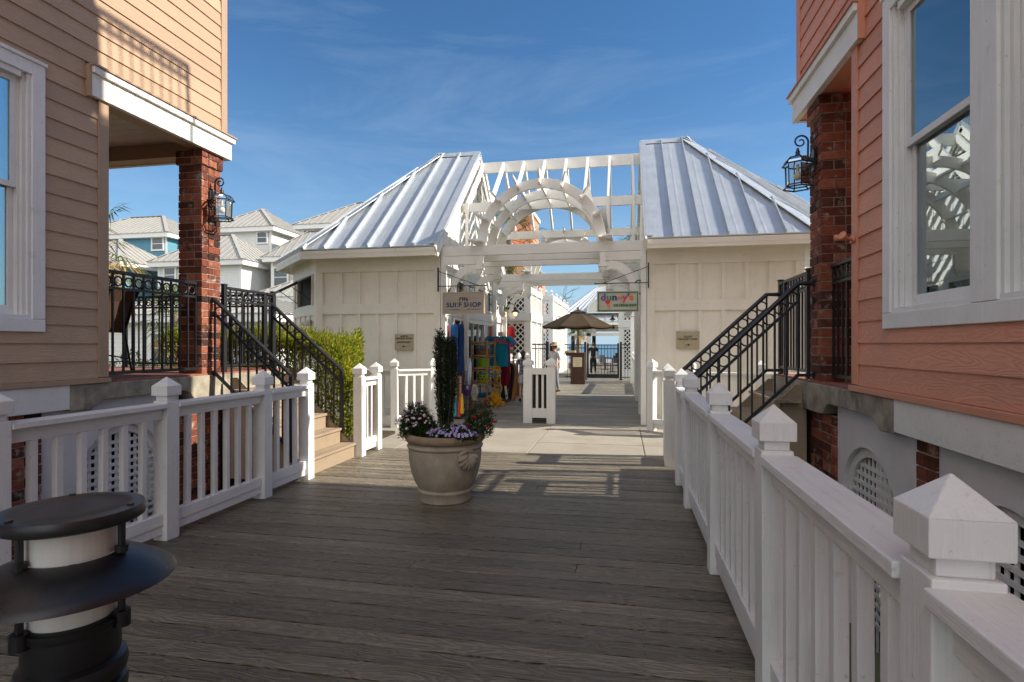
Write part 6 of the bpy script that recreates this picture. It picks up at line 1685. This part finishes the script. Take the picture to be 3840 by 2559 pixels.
def palm(label,x,y,zc,z0,nf,Ls,R_,dead=8,tr=.14,lo=-.9):
    p=thing('palm_tree',label,'palm',(x,y,z0),0,'sabal palms around the buildings')
    b=B();N_=14;b.tube([(x+.05*math.sin(k*.7),y,z0+(zc-z0)*k/N_) for k in range(N_+1)],[tr*(1.25-.3*k/N_+.07*(k%2)) for k in range(N_+1)],12);build(b,'trunk',mBark,p)
    b=B()
    for k in range(nf):
        az=k*2.39996+rnd.uniform(-.2,.2);el=R(80)-R(115)*(k/nf)+rnd.uniform(-.1,.1);fanleaf(b,(x,y,zc-.15*(k/nf)),az,el,Ls*rnd.uniform(.85,1.1),R_*rnd.uniform(.85,1.1))
    build(b,'crown',mPalm,p)
    if dead:
        b=B()
        for k in range(dead):
            az=k*2.39996+.6;fanleaf(b,(x,y,zc-.35),az,R(-35)-rnd.uniform(-.5 if dead>20 else 0,.5),Ls*(.8 if dead<20 else 1.05),R_*.85,16)
        build(b,'dead_fronds',mPalmD,p)
palm('palm with straw-coloured drooping fronds behind the tan house corner board',-12.45,11.0,4.15,-.8,9,.9,.85,34)
palm('green palm with a brown skirt seen through the left porch railing',-14.3,16.0,2.55,-.8,16,.7,.75,12)
palm('palm behind the ice cream shop, fronds fanning left past its gable',.98,23.6,5.15,-.8,26,.95,.85,6)
palm('palm in front of the far coral building, seen through the pergola arch',-6.3,31.5,7.6,-.8,26,1.3,1.2,6)
palm('palm beside the surf shop seen over the wide lattice enclosure',-4.9,21.5,4.0,-.8,22,.9,.9,8)
palm('low palm at the pavilion left side behind the market umbrella',-2.6,34.5,2.75,-.1,18,.55,.6,4)
def shrub(label,x0,x1,y0,y1,z0,z1,n,mt,ll=.10):
    p=thing('shrub',label,'shrub',((x0+x1)/2,(y0+y1)/2,z0),0,'shrubs in the gardens');b=B()
    for k in range(n):
        u=rnd.random();v=rnd.random();x=x0+(x1-x0)*u;y=y0+(y1-y0)*v;zt=z0+(z1-z0)*(.72+.28*math.sin(x*3.1)*math.cos(y*2.3))*(1-.5*(2*u-1)**6)
        z=zt-abs(rnd.gauss(0,.25))*(z1-z0)
        leaf(b,(x,y,max(z,z0+.03)),rv()+Vector((0,0,.8)),rv(),ll*rnd.uniform(.7,1.3),ll*.42,.2)
    build(b,'foliage',mt,p)
shrub('low sunlit yellow-green shrubs below the railing on the left porch',-13.5,-8.2,11.6,12.6,-.8,1.02,2600,mHedge)
shrub('dark green shrubs along the front of the white houses',-24,-12,21,22.5,-.8,1.3,2600,mTreeF,.2)
p=thing('bare_tree','bare twiggy treetop beyond the lattice enclosure','tree',(-3.6,44,0));b=B()
def twig(q,d,L,r,n):
    e=q+d*L;b.tube([q,(q+e)/2+rv()*L*.06,e],[r,r*.8,r*.55],4)
    if n:
        for k in range(3):twig(q.lerp(e,.45+.27*k),(d+rv()*.75+Vector((0,0,.15))).normalized(),L*.62,r*.55,n-1)
twig(Vector((-5.4,44,0)),Vector((0,0,1)),2.9,.11,5);build(b,'branches',M('twig',(.10,.08,.06),.9),p)

# ------------------------------------------------------------------ coral building and the far houses
mCor=M('coral_wall',(.62,.27,.15),.7,0,.06,2)
p=thing('coral_building','tall coral building with white trim seen through the pergola arch','building',(-10,46,-.8))
b=B();b.box(-9.2,-7.35,46,50,-.8,12.3);build(b,'tower',mCor,p)
b=B();b.box(-13.5,-6.2,44.2,45.9,-.8,7.2);b.prism([(-13.5,44.2,7.2),(-6.2,44.2,7.2),(-9.85,44.2,10.6)],(0,1.7,0));build(b,'gable_wing',mCor,p)
b=B();b.bar((-6.0,44.1,7.0),(-9.85,44.1,10.75),.15,.30,up=(0,1,0));b.bar((-13.7,44.1,7.0),(-9.85,44.1,10.75),.15,.30,up=(0,1,0));build(b,'rake_trim',mW,p)
b=B();b.box(-9.35,-7.2,45.9,50.1,12.3,12.6);build(b,'parapet',mW,p)
mBlu=M('blue_siding',(.10,.27,.36),.6,0,.06,2);mHW=M('house_white',(.70,.69,.64),.6,0,.06,2);mHG=M('house_grey',(.50,.48,.43),.6,0,.06,2)
def lapped(b,x0,x1,y0,y1,z0,z1,sp=.2):
    z=z0
    while z<z1-.02:
        t=min(z+sp,z1)
        b._add([(x0-.02,y0-.02,z),(x1+.02,y0-.02,z),(x1+.02,y1,z),(x0-.02,y1,z),(x0,y0,t),(x1,y0,t),(x1,y1,t),(x0,y1,t)],[(0,1,5,4),(1,2,6,5),(3,0,4,7),(0,3,2,1),(4,5,6,7)]);z=t
def hblock(par,x0,x1,y0,y1,z0,z1,rise,mat,ov=.5,smooth_x=True,ridge=None):
    b=B();lapped(b,x0,x1,y0,y1,z0,z1);build(b,'wall',mat,par)
    b=B();c=.16
    for x in(x0,x1):b.box(x-.035 if x==x0 else x-c,x+c if x==x0 else x+.035,y0-.035,y0+.0,z0,z1)
    b.box(x0-ov,x1+ov,y0-ov,y0-ov+.06,z1-.02,z1+.36);b.box(x1+ov-.06,x1+ov,y0-ov+.06,y1+ov,z1-.02,z1+.36);b.box(x0-ov,x0-ov+.06,y0-ov+.06,y1+ov,z1-.02,z1+.36);b.box(x0-ov+.06,x1+ov-.06,y0-ov+.06,y1+ov-.06,z1+.0,z1+.05)
    build(b,'trim',mW,par)
    X0,X1,Y0,Y1=x0-ov-.08,x1+ov+.08,y0-ov-.08,y1+ov+.08;zz=z1+.365
    w_=X1-X0;d_=Y1-Y0;m=min(w_,d_)/2
    if w_>=d_:ra,rb=(X0+m,(Y0+Y1)/2),(X1-m,(Y0+Y1)/2)
    else:ra,rb=((X0+X1)/2,Y0+m),((X0+X1)/2,Y1-m)
    Vt=[(X0,Y0,zz),(X1,Y0,zz),(X1,Y1,zz),(X0,Y1,zz),(ra[0],ra[1],zz+rise),(rb[0],rb[1],zz+rise)]
    F=[(0,1,5,4),(1,2,5),(2,3,4,5),(3,0,4)] if w_>=d_ else [(0,1,4),(1,2,5,4),(2,3,5),(3,0,4,5)]
    b=B();b._add(Vt,F+[(3,2,1,0)]);r=build(b,'roof',mRoofF,par)
    b=B();A=[Vector(v) for v in Vt]
    # seams on the front and the sunlit side
    def seam(a,c,tops):
        e0,e1=A[a],A[c];L=(e1-e0).length;n=int(L/.55)
        for k in range(1,n):
            q=e0.lerp(e1,k/n);t=k/n*L
            inward=Vector((0,0,1)).cross(e1-e0).normalized();mm=min(t,L-t,m)
            q1=q+inward*mm+Vector((0,0,rise*mm/m));b.bar(q+Vector((0,0,.02)),q1+Vector((0,0,.02)),.05,.06)
    seam(0,1,None);seam(1,2,None)
    for a,c in((0,4),(1,4 if w_<d_ else 5),(4,5)):
        if (A[a]-A[c]).length>.05:b.bar(A[a]+Vector((0,0,.03)),A[c]+Vector((0,0,.03)),.3,.05)
    build(b,'roof_seam',mRoofF,r)
def fwin(par,x0,x1,y,z0,z1,face='y'):
    b=B();t=.14
    b.box(x0-t,x0,y-.07,y-.0,z0-t,z1+t);b.box(x1,x1+t,y-.07,y,z0-t,z1+t);b.box(x0,x1,y-.07,y,z1,z1+t);b.box(x0,x1,y-.07,y,z0-t,z0);b.box(x0,x1,y-.06,y,(z0+z1)/2-.03,(z0+z1)/2+.03);w_=build(b,'window',mW,par)
    b=B();b.box(x0,x1,y-.035,y-.025,z0,z1);build(b,'pane',mGlassF,w_)
G='beach houses in the distance on the left'
p=thing('far_house','blue clapboard beach house with pale metal hip roofs, farthest left in the distance','house',(-44,44,-.8),0,G)
hblock(p,-50,-38.6,42.2,50,-.8,10.75,2.5,mBlu);hblock(p,-47,-37.5,36.5,42.19,-.8,7.45,2.3,mBlu)
fwin(p,-39.95,-38.95,42.16,9.75,10.7)
p=thing('far_house','white clapboard beach house with two hip-roofed blocks left of the brick column','house',(-33,42,-.8),0,G)
hblock(p,-36.0,-29.9,44.2,51,-.8,11.35,2.4,mHW);hblock(p,-35.7,-28.4,38.2,44.19,-.8,7.55,2.6,mHW)
fwin(p,-31.2,-30.35,44.16,10.4,11.25);fwin(p,-35.05,-34.15,38.16,6.4,7.45);fwin(p,-31.5,-30.4,38.16,3.0,4.6)
p=thing('far_house','grey clapboard beach house just left of the metal shop roof','house',(-23,42,-.8),0,G)
hblock(p,-27.0,-17.5,44.2,51,-.8,11.35,2.6,mHG);hblock(p,-27.2,-18.5,40.2,44.19,-.8,8.0,2.4,mHG)
fwin(p,-26.75,-25.9,44.16,10.3,11.25);fwin(p,-26.9,-25.8,40.16,6.1,7.5)
hblock(p,-24.2,-17.0,34.2,40.19,-.8,4.3,2.1,mHG);fwin(p,-26.9,-25.9,40.16,2.8,4.4)
p=thing('far_house','low white clapboard house behind the palm, seen through the left porch railing','house',(-21,26,-.8),0,G)
hblock(p,-26,-15.6,23,30,-.8,2.55,1.3,mHW);fwin(p,-21.8,-21.0,22.96,.7,2.0);fwin(p,-18.4,-17.7,22.96,.7,2.0)
# ------------------------------------------------------------------ people
mSkin=N('skin');mSkin.bsdf((.48,.27,.19),.5,0,None,.35,Subsurface_Weight=.1);mSkin=mSkin.m
def skin_obj(name,mat,par,verts,edges,radii,sub=2,root=0):
    W=WM[par.name].inverted()
    me=bpy.data.meshes.new(name);me.from_pydata([tuple(v) for v in verts],edges,[]);me.materials.append(mat)
    o=bpy.data.objects.new(name,me);COL.objects.link(o);o.parent=par
    sk=o.modifiers.new('skin','SKIN');sk.use_smooth_shade=True
    if not me.skin_vertices:
        me.attributes.new('x','FLOAT','POINT')
    dat=me.skin_vertices[0].data
    for i,r in enumerate(radii):
        dat[i].radius=r if isinstance(r,tuple) else (r,r);dat[i].use_root=(i==root)
    sb=o.modifiers.new('sub','SUBSURF');sb.levels=sub;sb.render_levels=sub
    WM[o.name]=WM[par.name];return o
def person(label,x,y,rz,H,cols,hair,hat=None,stride=.16,arm=(.1,-.1),bend=.15,skirt=True,long_trouser=False):
    """local frame: faces +y, z up, scaled to height H"""
    p=thing('person',label,'person',(x,y,0),rz);s=H/1.70
    V=lambda a,b,c:(a*s,b*s,c*s)
    verts=[];edges=[];rad=[]
    def add(v,r,par_=None):
        verts.append(V(*v));rad.append(tuple(q*s for q in r) if isinstance(r,tuple) else r*s)
        if par_ is not None:edges.append((par_,len(verts)-1))
        return len(verts)-1
    pel=add((0,0,.93),(.135,.095));wa=add((0,.005,1.08),(.115,.085),pel);ch=add((0,.0,1.27),(.135,.095),wa);nb=add((0,-.01,1.42),(.062,.06),ch);nk=add((0,.0,1.475),.048,nb)
    hd=add((0,.015,1.56),(.066,.078),nk);ht=add((0,.01,1.635),(.060,.072),hd)
    joints={}
    for sg in(-1,1):
        f=stride*sg
        hip=add((sg*.085,0,.88),.082,pel);kn=add((sg*.09,f*.5+.03,.49),.055,hip);an=add((sg*.09,f-.05*(f<0),.09+(.05 if f<0 else 0)),.036,kn);heel=add((sg*.09,f-.01-.05*(f<0),.045+(.03 if f<0 else 0)),.036,an);toe=add((sg*.095,f+.15-.04*(f<0),.03),.03,heel)
        a=arm[0] if sg<0 else arm[1]
        sh=add((sg*.165,0,1.385),.056,ch);el=add((sg*.215,a*.4-.02,1.12),.038,sh);wr=add((sg*.235,a+bend,.90+bend*.35),.025,el);pm=add((sg*.235,a+bend+.045,.845+bend*.4),(.034,.017),wr)
        for k in range(4):
            b0=(sg*(.218+.013*k),a+bend+.08,.80+bend*.42);L=(.06,.07,.066,.05)[k]
            q=add(b0,.0085,pm);q2=add((b0[0]-sg*.004,b0[1]+.008,b0[2]-L*.55),.0075,q);add((b0[0]-sg*.014,b0[1]+.006,b0[2]-L),.006,q2)
        t=add((sg*.205,a+bend+.055,.835+bend*.4),.010,pm);add((sg*.198,a+bend+.075,.80+bend*.4),.008,t)
        joints[sg]=(hip,kn,an,sh,el,wr)
    body=skin_obj('body',mSkin,p,verts,edges,rad,2,0)
    def scale(b):
        b.v=[V(*v) for v in b.v];return b
    # face
    b=B();b.ball((-.03,.088,1.575),.010,8,6);b.ball((.03,.088,1.575),.010,8,6);build(scale(b),'eye',plain('eye_dark',(.03,.025,.02)),body,local=True)
    b=B();b.tube([(0,.088,1.575),(0,.108,1.545),(0,.095,1.535)],[.008,.015,.01],8);b.tube([(-.022,.088,1.51),(0,.097,1.508),(.022,.088,1.51)],.006,6);b.ball((-.072,.01,1.56),.022,8,6,.4,.8,1.2);b.ball((.072,.01,1.56),.022,8,6,.4,.8,1.2);build(scale(b),'face_features',mSkin,body,local=True,smooth=True)
    # clothes
    i=lambda k:Vector(verts[k])/s
    v2=[];e2=[];r2=[]
    def a2(v,r,par_=None):
        v2.append(V(*v));r2.append(tuple(q*s for q in r) if isinstance(r,tuple) else r*s)
        if par_ is not None:e2.append((par_,len(v2)-1))
        return len(v2)-1
    q0=a2((0,0,.86 if skirt else .92),(.165,.125));q1=a2((0,.005,1.06),(.135,.105),q0);q2=a2((0,0,1.27),(.152,.112),q1);q3=a2((0,-.005,1.40),(.085,.075),q2)
    for sg in(-1,1):
        hip,kn,an,sh,el,wr=joints[sg];z=a2(i(sh),.068,q2);m=i(sh).lerp(i(el),.75);a2(m,.056,z)
    skin_obj('shirt',cols[0],p,v2,e2,r2,2,0)
    v2=[];e2=[];r2=[]
    q0=a2((0,0,.97),(.140,.10));q1=a2((0,0,.90),(.150,.112),q0)
    for sg in(-1,1):
        hip,kn,an,sh,el,wr=joints[sg];z=a2(i(hip)-Vector((0,0,.03)),.10,q1)
        if long_trouser:k=a2(i(kn),.070,z);a2(i(an)+Vector((0,0,.02)),.052,k)
        else:a2(i(hip).lerp(i(kn),.80),.092,z)
    skin_obj('trousers',cols[1],p,v2,e2,r2,2,0)
    for sg in(-1,1):
        an=i(joints[sg][2]);b=B();b.tube([an+Vector((0,-.055,-.05)),an+Vector((0,.03,-.045)),an+Vector((.004*sg,.13,-.06)),an+Vector((.004*sg,.19,-.065))],[.038,.046,.042,.026],10);build(scale(b),'shoe',cols[2],p,local=True,smooth=True)
    b=B();b.ball((0,-.012,1.592),.092,16,10,.86,1.02,1.05)
    if hair[1]:b.tube([(0,-.06,1.60),(0,-.095,1.52),(0,-.09,1.42)],[.06,.065,.04],10)
    # open the face side
    b2=B();
    keep=[f for f in b.f if not(sum(b.v[k][1] for k in f)/len(f)>.045 and sum(b.v[k][2] for k in f)/len(f)<1.625)]
    b2.v=b.v;b2.f=keep;b2.m=[0]*len(keep);build(scale(b2),'hair',hair[0],body,local=True,smooth=True)
    if hat:
        b=B();b.lathe([(.20,-.02),(.155,.0),(.10,.012),(.095,.06),(.08,.095),(.04,.11),(.001,.113),(.001,.108),(.075,.088),(.09,.05),(.094,.006),(.15,-.008),(.197,-.026)],(0,0,1.625),24,False);build(scale(b),'hat',hat,p,local=True,smooth=True)
    return p
mPlaid=N('plaid_cotton');o_=mPlaid.coord('Object')
sx=mPlaid.n('ShaderNodeSeparateXYZ');mPlaid.l(o_,sx.inputs[0])
def stripe(n_,src,f):return n_.ramp(n_.math('SINE',n_.math('MULTIPLY',src,f)),[(.45,0.),(.6,1.)])
h1=stripe(mPlaid,sx.outputs[2],75.);h2=stripe(mPlaid,sx.outputs[0],75.)
mPlaid.bsdf(mPlaid.mix(.5,mPlaid.mix(h1,(.10,.12,.22),(.50,.52,.58)),mPlaid.mix(h2,(.08,.10,.20),(.55,.56,.60))),.85,0,None,.2);mPlaid=mPlaid.m
mHairB=M('brown_hair',(.06,.035,.02),.6,0,.3,40);mHairG=M('dark_hair',(.02,.014,.01),.6,0,.3,40)
person('person in plaid top and pale shorts walking away past the surf shop',-2.56,14.62,R(8),1.36,(mPlaid,fab('pale_grey',(.55,.56,.60)),fab('black_shoe',(.02,.02,.02))),(mHairB,True),None,.17,(.12,-.12),.10)
person('person in a white shirt and tan sun hat standing near the lattice enclosure',-2.06,17.35,R(150),1.56,(fab('white_shirt',(.68,.68,.68)),fab('grey_trouser',(.25,.26,.28)),fab('black_shoe',(.02,.02,.02))),(mHairB,False),M('straw_hat',(.34,.25,.15),.8,0,.2,30),.05,(.05,.0),.20,True,True)
person('person in black clothes and leggings standing behind the iron gate',-1.42,28.2,R(175),1.66,(fab('black_cotton',(.02,.02,.022)),fab('black_legging',(.015,.015,.017)),fab('white_shoe',(.5,.48,.45))),(mHairG,True),None,.10,(.0,.05),.24,True,True)
